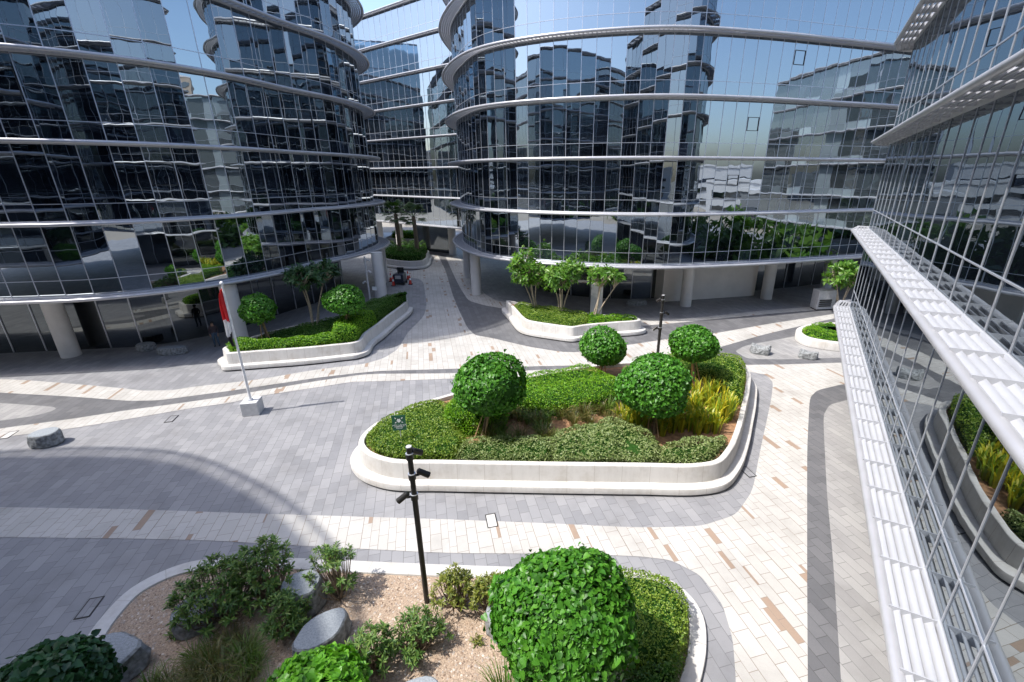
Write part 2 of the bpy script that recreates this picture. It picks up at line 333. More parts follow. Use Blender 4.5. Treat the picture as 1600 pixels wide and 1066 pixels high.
flat('light_paving', [(1148, 549), (1165, 540), (1240, 526), (1345, 505), (1420, 505), (1420, 556), (1345, 558), (1230, 562), (1168, 561)], .008, M['pavelight'])
flat('cream_path', CR1, .012, M['cream'])
flat('cream_path', CR2, .013, M['cream'])
flat('cream_path', CR3, .012, M['cream'])
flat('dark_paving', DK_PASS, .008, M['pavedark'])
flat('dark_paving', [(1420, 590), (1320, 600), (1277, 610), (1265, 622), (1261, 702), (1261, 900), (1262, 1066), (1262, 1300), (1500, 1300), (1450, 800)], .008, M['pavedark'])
flat('light_paving', [(1420, 615), (1325, 625), (1296, 633), (1286, 650), (1292, 773), (1301, 868), (1314, 1066), (1330, 1300), (1500, 1300), (1450, 800)], .016, M['pavelight'])

# ------------------------------------------------------------------ glass office buildings
def fin(mb, P, Nn, z, wd, blades=4, nose_h=.11, bw=.48):
    n = len(P)
    def at(i, o, h): p = P[i]+Nn[i]*o; return (p.x, p.y, z+h)
    hs = 1. if bw > .4 else .42
    W = wd if isinstance(wd, (list, tuple)) else [wd]*n
    # rounded nose along the outer edge
    K = 10
    mb.grid([[at(i, W[i]-.09+.09*math.cos(q*2*math.pi/K), nose_h*math.sin(q*2*math.pi/K)) for q in range(K)] for i in range(n)], 1, cv=True)
    for b in range(blades):
        rows = []
        for i in range(n):
            o = .10+(W[i]-.20)*(b+.5)/blades; hw = (W[i]-.2)/blades*bw
            rows.append([at(i, o+hw, -.085*hs), at(i, o+hw+.004, -.068*hs), at(i, o, .02*hs), at(i, o-hw, .095*hs), at(i, o-hw-.006, .08*hs), at(i, o-.006, .004*hs)])
        mb.grid(rows, 0, cv=True)
    for i in range(n):
        t = Vector((-Nn[i].y, Nn[i].x))*.009
        q = [at(i, .0, -.10*hs), at(i, W[i]-.1, -.10*hs), at(i, W[i]-.1, .115*hs), at(i, .0, .13*hs)]
        a = [(x-t.x, y-t.y, h) for x, y, h in q]; c = [(x+t.x, y+t.y, h) for x, y, h in q]
        mb.face(a, 0); mb.face(c[::-1], 0)
        for k in range(4): mb.face([a[k], a[(k+1) % 4], c[(k+1) % 4], c[k]], 0)
    mb.grid([[at(i, .0, -.13), at(i, .05, -.13), at(i, .05, .14), at(i, .0, .14)] for i in range(n)], 0, cv=True)
def building(name, label, path, close, levels, edge=True, wd=.75, step=1.25, glass='glass', seed=0, wfun=None, skirt=False, lobby=None, fins=True, roof_fin=True, smooth=True, transom=1.0, mull=True, vents=(), mw=.042, rib=.3, nose=.10, bw=.28, blades=5):
    rnd = random.Random(seed)
    cx = sum(p[0] for p in path)/len(path); cy = sum(p[1] for p in path)/len(path)
    b = thing(name, label, 'office building', (cx, cy, 0))
    if smooth: raw = spline(path, .4)
    else: raw = resample([Vector(p) for p in path], .4)
    if edge:
        nn = normals(raw); raw = [p-n*(wfun(p) if wfun else wd) for p, n in zip(raw, nn)]
    P = resample(raw, step); NN = normals(P); n = len(P)
    F2 = resample(raw, step*rib); FN = normals(F2); WW = [wfun(p) if wfun else wd for p in F2]
    zs = ([0]+levels) if skirt else levels
    for k in range(len(zs)-1):
        z0, z1 = zs[k], zs[k+1]; g = MB(); fr = MB()
        ztr = z0+transom
        for i in range(n-1):
            a, c = P[i], P[i+1]; nm = ((NN[i]+NN[i+1])/2).normalized()
            for lo, hi in ((z0, ztr), (ztr, z1)):
                d = [rnd.gauss(0, .0016) for _ in range(3)]
                d = [d[0], d[1], d[2], d[0]+d[2]-d[1]]
                g.face([(a.x+nm.x*d[0], a.y+nm.y*d[0], lo), (c.x+nm.x*d[1], c.y+nm.y*d[1], lo), (c.x+nm.x*d[2], c.y+nm.y*d[2], hi), (a.x+nm.x*d[3], a.y+nm.y*d[3], hi)])
        go = g.build('storey_glazing', M[glass], b)
        if mull:
            for i in range(n):
                p = P[i]+NN[i]*.008; fr.box((p.x, p.y, (z0+z1)/2), (mw, .016, z1-z0-.02), 0, math.atan2(NN[i].y, NN[i].x)+math.pi/2)
            fr.grid([[(p.x+m_.x*o, p.y+m_.y*o, ztr+h) for o, h in ((-.004, -mw*.45), (.02, -mw*.45), (.02, mw*.45), (-.004, mw*.45))] for p, m_ in zip(P, NN)], 0, cv=True)
            fr.build('mullion_frame', M['mull'], go)
            for (kk, i, fr0, fr1) in vents:
                if kk != k or i >= n-1: continue
                a, c = P[i], P[i+1]; h0, h1 = ztr+(z1-ztr)*fr0, ztr+(z1-ztr)*fr1; vb = MB(); nm = NN[i]
                A = a.lerp(c, .06)+nm*.03; B = a.lerp(c, .94)+nm*.03; rz = math.atan2(c.y-a.y, c.x-a.x); L = (B-A).length; md = (A+B)/2
                for hh in (h0, h1): vb.box((md.x, md.y, hh), (L, .03, .03), 0, rz)
                for q in (A, B): vb.box((q.x, q.y, (h0+h1)/2), (.03, .03, h1-h0+.03), 0, rz)
                vb.build('window_frame', M['dark'], go)
    if fins:
        for z in levels[:None if roof_fin else -1]:
            mb = MB(); fin(mb, F2, FN, z, WW, blades, nose, bw); mb.build('sun_fin', [M['fin'], M['finedge']], b, True)
    # roof, soffit and plain rear
    foot = [(p.x, p.y) for p in P]+list(close)
    mb = MB(); mb.face([(x, y, levels[-1]+.02) for x, y in foot]); mb.build('roof', M['soffit'], b)
    mb = MB(); zz = 0 if skirt else levels[0]
    pr = [foot[n-1]]+list(close)+[foot[0]]
    for (x1, y1), (x2, y2) in zip(pr, pr[1:]): mb.face([(x1, y1, zz), (x2, y2, zz), (x2, y2, levels[-1]), (x1, y1, levels[-1])])
    mb.build('rear_wall', M['glass_lobby'], b)
    if not skirt:
        mb = MB(); mb.face([(x, y, levels[0]-.03) for x, y in foot]); mb.build('soffit', M['soffit'], b)
        if lobby:
            ins, i0, i1 = lobby
            Lp = resample([p-m_*ins for p, m_ in zip(raw, normals(raw))], 1.9); k0, k1 = int(len(Lp)*i0), int(len(Lp)*i1); Lp = Lp[k0:k1]
            g = MB(); fr = MB()
            for a, c in zip(Lp, Lp[1:]):
                d = rnd.gauss(0, .002); g.face([(a.x, a.y, 0), (c.x, c.y, 0), (c.x, c.y+d, levels[0]-.03), (a.x, a.y+d, levels[0]-.03)])
            go = g.build('lobby_glazing', M['glass_lobby'], b)
            for p, m_ in zip(Lp, normals(Lp)): fr.box((p.x, p.y, levels[0]/2), (.06, .12, levels[0]-.08), 0, math.atan2(m_.y, m_.x)+math.pi/2)
            fr.build('mullion_frame', M['mull'], go)
    return b, P
def column(b, x, y, h, r=.47):
    mb = MB(); mb.tube([(x, y, 0), (x, y, .02), (x, y, h)], [r, r, r], 28); o = mb.build('column', M['column'], b, True)
    o.modifiers.new('e', 'EDGE_SPLIT'); return o

F4 = [4.4+4.05*k for k in range(7)]
LEFT = [(-60, 19), (-45, 21), (-36, 22.3), (-29, 23.3), (-24.8, 24.2), (-21.2, 26.7), (-18.7, 30.4), (-17.3, 35), (-15.8, 38.9), (-15.1, 43.4), (-16.0, 48.2), (-19, 52.5), (-24, 55.5), (-34, 58), (-60, 60)]
bl, PL = building('office_building', 'dark glass office building on the left side of the plaza, behind the flagpole', LEFT, [(-62, 60), (-62, 19)], F4, seed=1, step=1.3,
    wfun=lambda p: .75+.35*max(0, min(1, (p.y-39)/4))*max(0, min(1, (55-p.y)/4)), lobby=(4.0, .1, .75),
    vents=[(2, 26, .35, .75), (3, 24, .5, .85), (1, 30, .3, .7), (2, 38, .3, .6), (3, 40, .2, .5), (1, 42, .3, .6)])
for x, y in [(-30.2, 26.76), (-20.54, 28.82), (-14.9, 40.9), (-17.2, 48.4), (-40.5, 25.5)]: column(bl, x, y, 4.4, .5)
F3 = [4.4+3.83*k for k in range(7)]
CENTRE = [(-9.0, 64), (-9.8, 55), (-9.5, 48.9), (-7.4, 42.5), (-4.6, 38.2), (-.6, 35.5), (4.6, 33.75), (8.75, 33.3), (15, 34.4), (20.9, 36.1), (26.7, 37.9), (34, 40.5), (46, 45.5)]
bc, PC = building('office_building', 'dark glass office building in the middle with a rounded prow above the three slender trees', CENTRE, [(46, 66)], F3, seed=2, step=1.0, mw=.036,
    wfun=lambda p: .75+.35*max(0, min(1, (p.y-39)/4))*max(0, min(1, (56-p.y)/4)), lobby=(7.0, .1, 1),
    vents=[(2, 46, .3, .6), (3, 49, .45, .75), (1, 45, .35, .6), (2, 60, .3, .5), (1, 37, .3, .55), (2, 33, .5, .7)])
for x, y in [(-6.3, 42.9), (-8.3, 50.8), (12.91, 38.7), (21.3, 41.2), (28.72, 44.3)]: column(bc, x, y, 4.4, .5)
mb = MB(); mb.box((4.5, 35.1, 2.18), (.95, .45, 4.36), 0, -.12); mb.build('pillar', M['column'], bc, bevel=.02)
wa, wb = un(1034, 472), un(1178, 462); wd_ = (wb[1]-wa[1])/(wb[0]-wa[0]); off = Vector((-wd_, 1)).normalized()*3.2
mb = MB(); mb.prism([wa, wb, (wb[0]+off.x, wb[1]+off.y), (wa[0]+off.x, wa[1]+off.y)], 0, 4.36); mb.build('lobby_wall', M['wall'], bc)
# bridge building at the end of the passage
FB = [4.5+3.72*k for k in range(8)]
bb, PB = building('office_building', 'far glass office building bridging the end of the passage behind the two palms', [(-44, 84.2), (-23.5, 69.2), (-17.5, 64.7), (-8, 57.6)], [(0, 67), (-36, 94)], FB, seed=3, step=1.25, mw=.05, smooth=False, wd=.6)
for x, y in [(-13.0, 66.8), (-21.5, 69.5), (-25.5, 72.4)]: column(bb, x, y, 4.5, .55)
g = MB(); g.face([(-19.5, 71.5, 0), (-12.6, 67.2, 0), (-12.6, 67.2, 4.4), (-19.5, 71.5, 4.4)]); go = g.build('lobby_glazing', M['glass_lobby'], bb)
# near building on the right, with its corner wrapped behind the plaza
FR = [4.3, 8.3, 12.35, 16.35, 20.4, 24.45, 28.5]
ux, uy = .495, .869
def rp(s): return (9.3+ux*s, 10.54+uy*s)
RIGHT = [(30, 4), (26.5, 13), (22.6, 20), (19.8, 22.9), (18.2, 23.75), (17.0, 23.6), (16.25, 22.75)]+[rp(s) for s in (13.2, 12, 10, 6, 2, -2, -6, -10, -13, -16)]+[(.4, -5), (-1.8, -7.4), (-4.5, -10.6), (-5.8, -14), (-6, -20), (-4, -32)]
br_, PR = building('office_building', 'near glass office building on the right edge with long white louvred fins', RIGHT, [(30, -32)], FR, edge=False, seed=4, step=1.13, glass='glass_near', mw=.03, rib=1, nose=.075, bw=.53, blades=4, lobby=(4.2, .12, .8),
    vents=[(3, 14, .2, .5), (2, 17, .5, .8), (3, 12, .3, .6)])
# neighbours that close the courtyard outside the frame and stand mirrored in the glass
NEAR = [(-8, -26), (-12, -10), (-16.5, -3), (-20.2, .9), (-21.4, 3.1), (-23.2, 5.6), (-25.7, 7.7), (-29, 9.6), (-32, 10.8), (-36, 11.2), (-42, 10.6), (-58, 8)]
building('office_building', 'dark glass office building out of frame at lower left, casting the curved shadow', NEAR, [(-58, -26)], [4.4+4*k for k in range(7)], seed=5, step=2.5)
building('office_building', 'dark glass office building beyond the passage, mirrored in the bridging facade', [(-46, 100), (-44, 80), (-44, 62)], [(-70, 62), (-70, 100)], [4.4+4*k for k in range(8)], seed=9, step=2.5, smooth=False)
building('office_building', 'pale glass office building far to the right, mirrored in the middle facade', [(60, 75), (52, 58), (49, 42), (50, 26), (58, 8)], [(75, 8), (75, 75)], [4.4+4*k for k in range(6)], seed=6, step=2.5, glass='glass_pale')
rs = random.Random(8)
for i, (ang, dist, ww, hh) in enumerate([(-112, 190, 50, 16), (-103, 260, 40, 30), (-95, 170, 60, 12), (-86, 300, 46, 42), (-120, 280, 70, 24), (12, 210, 60, 14), (2, 260, 40, 36), (-14, 240, 60, 20), (165, 230, 70, 18), (176, 280, 60, 26), (-172, 190, 40, 14), (22, 330, 34, 60), (-5, 380, 30, 75), (-20, 120, 40, 9), (-8, 105, 30, 7), (6, 130, 44, 10), (-32, 150, 50, 14), (16, 150, 30, 24), (-48, 170, 50, 12), (-62, 210, 40, 22)]):
    a = R(ang); x, y = dist*math.cos(a), dist*math.sin(a)
    wds = ['beige', 'pale grey', 'dark grey'][i % 3]
    t = thing('distant_block', f'distant {wds} block beyond the courtyard, seen only as a reflection', 'building', (x, y, 0), 'distant blocks mirrored in the glass')
    mb = MB(); mb.box((x, y, hh/2), (ww, 22, hh), 0, a+math.pi/2); wl = mb.build('wall', M[['far_beige', 'concrete', 'far_grey'][i % 3]], t)
    mb = MB()
    tx = Vector((-math.sin(a), math.cos(a))); nx = Vector((-math.cos(a), -math.sin(a)))
    for k in range(int(hh//3.6)):
        p = Vector((x, y))+nx*11.1; mb.box((p.x, p.y, 2.2+3.6*k), (ww*.92, .3, 1.5), 0, a+math.pi/2)
    mb.build('window_band', M['glass_lobby'], t)
    mb = MB(); mb.box((x, y, hh+.4), (ww+.6, 22.6, .8), 0, a+math.pi/2); mb.build('parapet', M['concrete'], t)

rt = np.random.default_rng(21)
for nm, x0, y0, x1, y1, h in (('right', 35, 0, 38, 31, 5.5), ('far right', 78, -20, 82, 60, 6), ('rear', -16, -60, -4, -58, 6)):
    n = 5200; q = rt.uniform(0, 1, n); px = x0+(x1-x0)*q+rt.normal(0, 1.6, n); py = y0+(y1-y0)*q+rt.normal(0, 1.6, n)
    pz = np.abs(rt.uniform(0, 1, n))*(h*(.6+.4*np.sin(q*19+x0)))
    pa = rt.normal(0, 1, (n, 3, 3))*.45; V = (np.stack([px, py, pz], 1)[:, None]+pa).reshape(-1, 3)
    o = npmesh('tree_belt', V, np.arange(n*3).reshape(-1, 3), M['darkhedge']); o['kind'] = 'stuff'; o['label'] = f'far belt of dark trees beyond the {nm} edge of the paving, seen mirrored'; o['category'] = 'trees'

# ------------------------------------------------------------------ planters
def inset(P, NN, d): return [p-n*d for p, n in zip(P, NN)]
def sweep(mb, P, NN, prof, joint=1.05, mats=(0, 1)):
    """profile (inset, height) swept round a closed outline, with open joints every so often"""
    n = len(P); L = sum((P[i]-P[(i+1) % n]).length for i in range(n)); ev = max(2, round(n*joint/L))
    Q, QN, J = [], [], []
    for i in range(n):
        if i % ev == 0:
            t = (P[(i+1) % n]-P[i-1]).normalized()*.006
            Q += [P[i]-t, P[i]+t]; QN += [NN[i], NN[i]]; J += [True, False]
        else: Q.append(P[i]); QN.append(NN[i]); J.append(False)
    mb.grid([[(p.x-m_.x*d, p.y-m_.y*d, z) for d, z in prof] for p, m_ in zip(Q, QN)], lambda x, y: mats[1] if J[x] else mats[0], cu=True)
def ccw(P): return P if area([(p.x, p.y) for p in P]) > 0 else P[::-1]
def planter(name, label, outline, prof, plinth, soil_z, group=None, step=.2, soil='soil'):
    P = ccw(spline(outline, step, True)); NN = normals(P, True)
    c = sum(P, Vector((0, 0)))/len(P); t = thing(name, label, 'planter', (c.x, c.y, 0), group)
    mb = MB(); sweep(mb, P, NN, prof); o = mb.build('stone_wall', [M['stone'], M['joint']], t, True)
    es = o.modifiers.new('e', 'EDGE_SPLIT'); es.split_angle = R(40)
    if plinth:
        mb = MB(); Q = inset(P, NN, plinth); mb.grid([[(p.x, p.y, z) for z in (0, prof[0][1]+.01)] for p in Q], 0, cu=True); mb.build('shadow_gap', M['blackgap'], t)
    Q = inset(P, NN, prof[-1][0]-.02); mb = MB(); mb.face([(p.x, p.y, soil_z) for p in Q]); mb.build('soil_bed', M[soil], t)
    return t, P, NN
BENCH = [(.06, .07), (.0, .09), (.0, .29), (.02, .325), (.05, .335), (.33, .335), (.35, .345), (.355, .37), (.40, .97), (.41, 1.0), (.43, 1.015), (.60, 1.02), (.62, 1.0), (.62, .7)]
CEN = [(-6.9, 14.15), (-5.6, 13.5), (-3.6, 13.4), (-1.05, 13.32), (1.5, 13.26), (3.57, 13.22), (5.7, 13.2), (6.75, 13.5), (7.7, 14.5), (8.6, 15.9), (9.7, 17.9), (10.7, 19.8), (11.6, 21.9), (11.6, 23.3), (10.3, 24.1), (7, 24.0), (3.5, 23.5), (.2, 22.3), (-3.2, 20.6), (-5.9, 18.7), (-7.4, 16.8), (-7.6, 15.2)]
tc_, Pc, Nc = planter('planter_bench', 'large white stone planter with a bench ledge in mid plaza, holding four ball trees', CEN, BENCH, .12, .82)
LPL = [(-19.75, 25.3), (-19.2, 24.75)]+U([(349, 581), (380, 579.5), (411, 577), (475, 572), (530, 566), (560, 562), (576, 556)])+[(-11.25, 28.3), (-11.1, 30), (-11, 32.5), (-10.8, 36), (-11.1, 37.2), (-12.3, 36.6), (-14.5, 33.8), (-17, 31), (-18.8, 28.6), (-19.7, 26.6)]
tl_, Pl, Nl = planter('planter_bench', 'angular white stone planter with a bench ledge by the left building and the flagpole', LPL, BENCH, .12, .82)
MPL = [(-3.3, 36.9)]+U([(796, 503), (806, 516), (812, 521), (822, 525), (862, 532), (895, 536), (906, 534.5), (920, 532), (960, 528), (1000, 524.5), (1009, 521)])+[(7.4, 32.1), (5.2, 32.9), (2.2, 34.3), (-.8, 35.9), (-2.8, 37.2)]
tm_, Pm, Nm = planter('planter_bench', 'pointed white stone planter under the three slender trees at the middle building', MPL, BENCH, .12, .82)
LOW = [(.0, .03), (.0, .55), (.02, .58), (.05, .59), (.36, .59), (.38, .57), (.38, .3)]
RPL = [(18.9, 31.0), (18.0, 29.9), (17.95, 28.6), (18.9, 27.75), (20.6, 27.15), (22.6, 26.8), (24.2, 27.6), (24.4, 29.6), (23.2, 31.6), (21.0, 32.0)]
tr_, Pr, Nr = planter('low_planter', 'low rounded white planter behind the tip of the right building, beside two boulders', RPL, LOW, .05, .45)
FPL = [(-20.5, 57.5), (-18, 55.6), (-16.2, 55.0), (-14.6, 55.6), (-14.3, 57.8), (-14.9, 61), (-16, 65), (-20, 66), (-22, 62)]
tf_, Pf, Nf = planter('planter_bench', 'distant stone planter with two palms at the far end of the passage', FPL, BENCH, .12, .82)
planter('low_planter', 'white planter in the sun beyond the far bridging building, seen past the palm trunks', [(-28, 82), (-22, 80), (-20, 84), (-27, 88)], LOW, .05, .45)
# kerbed gravel bed in the foreground
KERB = [(.0, .0), (.0, .10), (.015, .12), (.40, .12), (.41, .10), (.41, .0)]
FRONT = [(-10.6, 5.4), (-11.0, 7.2), (-11.35, 8.3), (-11.35, 9.3), (-10.7, 10.05), (-9.6, 10.38), (-7.6, 10.36), (-5, 10.22), (-2.7, 10.1), (0, 10.0), (2.4, 9.93), (3.4, 9.75), (4.0, 9.2), (4.22, 8.5), (4.0, 7.6), (3.4, 6.5), (2.4, 4.8), (.5, 2.6), (-3, 1.2), (-7, 1.8), (-9.6, 3.5)]
Pk = ccw(spline(FRONT, .2, True)); Nk = normals(Pk, True)
tk_ = thing('gravel_planter', 'gravel bed with pale stone kerb at the front, planted with shrubs and boulders', 'planter', (-3.5, 6, 0))
mb = MB(); sweep(mb, Pk, Nk, KERB, 1.15); o = mb.build('kerb', [M['kerbstone'], M['joint']], tk_, True); o.modifiers.new('e', 'EDGE_SPLIT')
mb = MB(); mb.face([(p.x, p.y, .07) for p in inset(Pk, Nk, .4)]); mb.build('gravel_bed', M['gravel'], tk_)
def pebbles(name, poly, z, n, size, mat, parent, seed):
    rg = np.random.default_rng(seed); P = np.array([(p[0], p[1]) for p in poly]); lo, hi = P.min(0), P.max(0)
    X = rg.uniform(lo[0], hi[0], n*2); Y = rg.uniform(max(lo[1], 3.2), hi[1], n*2); k = inside(poly, X, Y); X, Y = X[k][:n], Y[k][:n]; n = len(X)
    base = np.array([(1, 0, 0), (.3, .95, 0), (-.8, .6, 0), (-.85, -.55, 0), (.25, -1, 0), (.1, .05, .75)])
    s = size*rg.uniform(.45, 1.25, (n, 1, 1)); a = rg.uniform(0, 6.283, n); ca, sa = np.cos(a)[:, None], np.sin(a)[:, None]
    B = base[None]*(1+rg.uniform(-.3, .3, (n, 6, 3))); bx = B[:, :, 0]*ca-B[:, :, 1]*sa; by = B[:, :, 0]*sa+B[:, :, 1]*ca
    V = np.stack([bx, by, B[:, :, 2]+.1], 2)*s; V[:, :, 0] += X[:, None]; V[:, :, 1] += Y[:, None]; V[:, :, 2] += z
    Fb = np.array([(0, 1, 5), (1, 2, 5), (2, 3, 5), (3, 4, 5), (4, 0, 5)]); Fs = (Fb[None]+np.arange(n)[:, None, None]*6).reshape(-1, 3)
    o = npmesh(name, V.reshape(-1, 3), Fs, mat, parent); o['kind'] = 'stuff'; return o
pebbles('gravel_stones', [(p.x, p.y) for p in inset(Pk, Nk, .43)], .065, 24000, .03, M['stones'], tk_, 4)

# ------------------------------------------------------------------ foliage
def leaves(name, pts, nrm, size, mat, parent, seed, spread=.7, asp=.55, fold=.25, kind=None, droop=0.):
    """one small folded blade per point"""
    rg = np.random.default_rng(seed); P = np.asarray(pts, float); n = len(P); nr = np.asarray(nrm, float)+rg.normal(0, spread, (n, 3)); nr /= np.linalg.norm(nr, axis=1)[:, None]+1e-9
    r = rg.normal(0, 1, (n, 3)); r[:, 2] -= droop; t = r-nr*(r*nr).sum(1)[:, None]; t /= np.linalg.norm(t, axis=1)[:, None]+1e-9; b = np.cross(nr, t)
    s = (size*rg.uniform(.65, 1.3, n))[:, None]; wv = s*asp
    p0 = P-t*s*.5; p1 = P+b*wv*.5+nr*s*fold*.5-t*s*.08; p2 = P+t*s*.5; p3 = P-b*wv*.5+nr*s*fold*.5-t*s*.08
    V = np.stack([p0, p1, p2, p3], 1).reshape(-1, 3); i = np.arange(n)[:, None]*4
    Fs = np.concatenate([i+np.array([[0, 1, 2]]), i+np.array([[0, 2, 3]])], 1).reshape(-1, 3)
    o = npmesh(name, V, Fs, mat, parent)
    if kind: o['kind'] = kind
    return o
def heart_leaves(name, pts, nrm, size, mat, parent, seed, spread=.45):
    rg = np.random.default_rng(seed); P = np.asarray(pts, float); n = len(P); nr = np.asarray(nrm, float)+rg.normal(0, spread, (n, 3)); nr /= np.linalg.norm(nr, axis=1)[:, None]
    d = np.tile(np.array([0, 0, -1.]), (n, 1))+rg.normal(0, .55, (n, 3)); t = d-nr*(d*nr).sum(1)[:, None]; t /= np.linalg.norm(t, axis=1)[:, None]+1e-9; b = np.cross(nr, t)
    s = (size*rg.uniform(.6, 1.3, n))[:, None]
    shp = [(-.35, 0, 0), (-.48, .22, .05), (-.25, .46, .12), (.12, .36, .09), (.62, 0, -.14), (.12, -.36, .09), (-.25, -.46, .12), (-.48, -.22, .05)]
    V = np.stack([P+t*s*a+b*s*c_+nr*s*h for a, c_, h in shp], 1).reshape(-1, 3); i = np.arange(n)[:, None]*8
    Fs = np.concatenate([i+np.array([q]) for q in ((0, 1, 2, 3), (0, 3, 4, 4), (0, 4, 5, 5), (0, 5, 6, 7))], 1)
    F3_ = np.concatenate([i+np.array([q]) for q in ((0, 1, 2), (0, 2, 3), (0, 3, 4), (0, 4, 5), (0, 5, 6), (0, 6, 7))], 1).reshape(-1, 3)
    return npmesh(name, V, F3_, mat, parent)
def sphere_pts(n, seed, c, r, squash=1., rough=.08, zmin=-1.):
    rg = np.random.default_rng(seed); d = rg.normal(0, 1, (int(n*1.6)+40, 3)); d /= np.linalg.norm(d, axis=1)[:, None]; d = d[d[:, 2] > zmin][:n]
    k = rg.normal(0, 1, (9, 3))*2.2; ph = rg.uniform(0, 6.28, 9)
    b = 1+rough*np.sin(d @ k.T+ph).sum(1)/3
    lay = 1-np.abs(rg.normal(0, .05, len(d)))+np.where(rg.uniform(0, 1, len(d)) < .035, rg.uniform(.04, .13, len(d)), 0)
    p = d*(r*b*lay)[:, None]; p[:, 2] *= squash
    return p+np.array(c), d
def blob(mb, c, r, squash, seed, n=12, m=0):
    rg = np.random.default_rng(seed); ph = rg.uniform(0, 6.28, 4); rows = []
    for i in range(n+1):
        th = math.pi*i/n; row = []
        for j in range(n*2):
            q = math.pi*j/n; rr = r*(1+.05*math.sin(3*q+ph[0])*math.sin(th)+.04*math.sin(2*th*2+ph[1]))
            row.append((c[0]+rr*math.sin(th)*math.cos(q), c[1]+rr*math.sin(th)*math.sin(q), c[2]+rr*math.cos(th)*squash))
        rows.append(row)
    mb.grid(rows, m, cv=True)
def ball_tree(label, base, ctr, r, n, leaf, seed, mat='ball', squash=.93, stakes=True, name='ball_tree', cat='tree', trunk=True, group='clipped ball trees'):
    t = thing(name, label, cat, base, group)
    p, d = sphere_pts(n, seed, ctr, r, squash, .11, -.82)
    cr = heart_leaves('crown', p, d*.9+np.array([0, 0, .35]), leaf, M[mat], t, seed)
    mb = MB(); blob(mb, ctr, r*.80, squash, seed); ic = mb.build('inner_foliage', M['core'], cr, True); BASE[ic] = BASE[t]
    if trunk:
        mb = MB(); b = Vector(base); c = Vector(ctr); e = c-Vector((0, 0, r*squash*.55))
        mb.tube([b-Vector((0, 0, .1)), b.lerp(e, .35)+Vector((.02, .01, 0)), b.lerp(e, .7), e], [.065, .052, .048, .04], 8); mb.build('trunk', M['bark'], t, True)
        if stakes:
            for k in (0, 1, 2):
                a = seed+k*2.09; f = b+Vector((math.cos(a)*.30, math.sin(a)*.30, -.1)); u = b.lerp(e, .85)+Vector((math.cos(a)*.10, math.sin(a)*.10, 0))
                mb = MB(); mb.tube([f, u], .026, 6); mb.build('stake', M['stake'], t)
    return t
ball_tree('large clipped ball tree standing in the front of the central planter, nearest the green sign', (-2.43, 15.75, .82), (-2.0, 15.75, 3.22), 1.42, 6000, .122, 1, squash=.83)
ball_tree('smaller ball tree at the back of the central planter, left of the lamp post', (3.2, 21.9, .82), (3.25, 21.75, 2.45), 1.2, 3800, .122, 2, squash=.82)
ball_tree('large ball tree in the central planter in front of the lamp post, over yellow plants', (4.72, 16.1, .82), (4.5, 16.1, 3.05), 1.45, 6000, .122, 3, squash=.79)
ball_tree('ball tree at the back right of the central planter, right of the lamp post', (7.8, 20.4, .82), (7.42, 20.3, 3.2), 1.14, 3800, .122, 4, squash=.80)
ball_tree('biggest clipped ball tree, standing in the gravel bed at the bottom of the view', (.55, 6.5, .07), (.46, 6.5, 2.55), 1.40, 8500, .125, 5, squash=.9)
ball_tree('clipped ball tree in the left planter bench, next to the flagpole column', (-17.8, 27.4, .82), (-17.85, 27.3, 2.95), 1.12, 2600, .125, 6, squash=.85)
ball_tree('clipped ball tree in the left planter bench, right of the dark spreading tree', (-12.95, 28.5, .82), (-12.85, 28.5, 3.2), 1.18, 2600, .125, 7, squash=.8)
ball_tree('ball tree, leaves coloured dark for its shade, cut off by the lower left corner', (-9.7, 5.75, .07), (-9.6, 5.75, 1.2), 1.12, 2600, .16, 8, mat='ballshaded')
ball_tree('bright lime leafy ball bush cut off by the bottom edge below a boulder', (-4.45, 5.75, .07), (-4.4, 5.75, 1.15), 1.02, 2000, .17, 9, mat='lime', squash=.8)

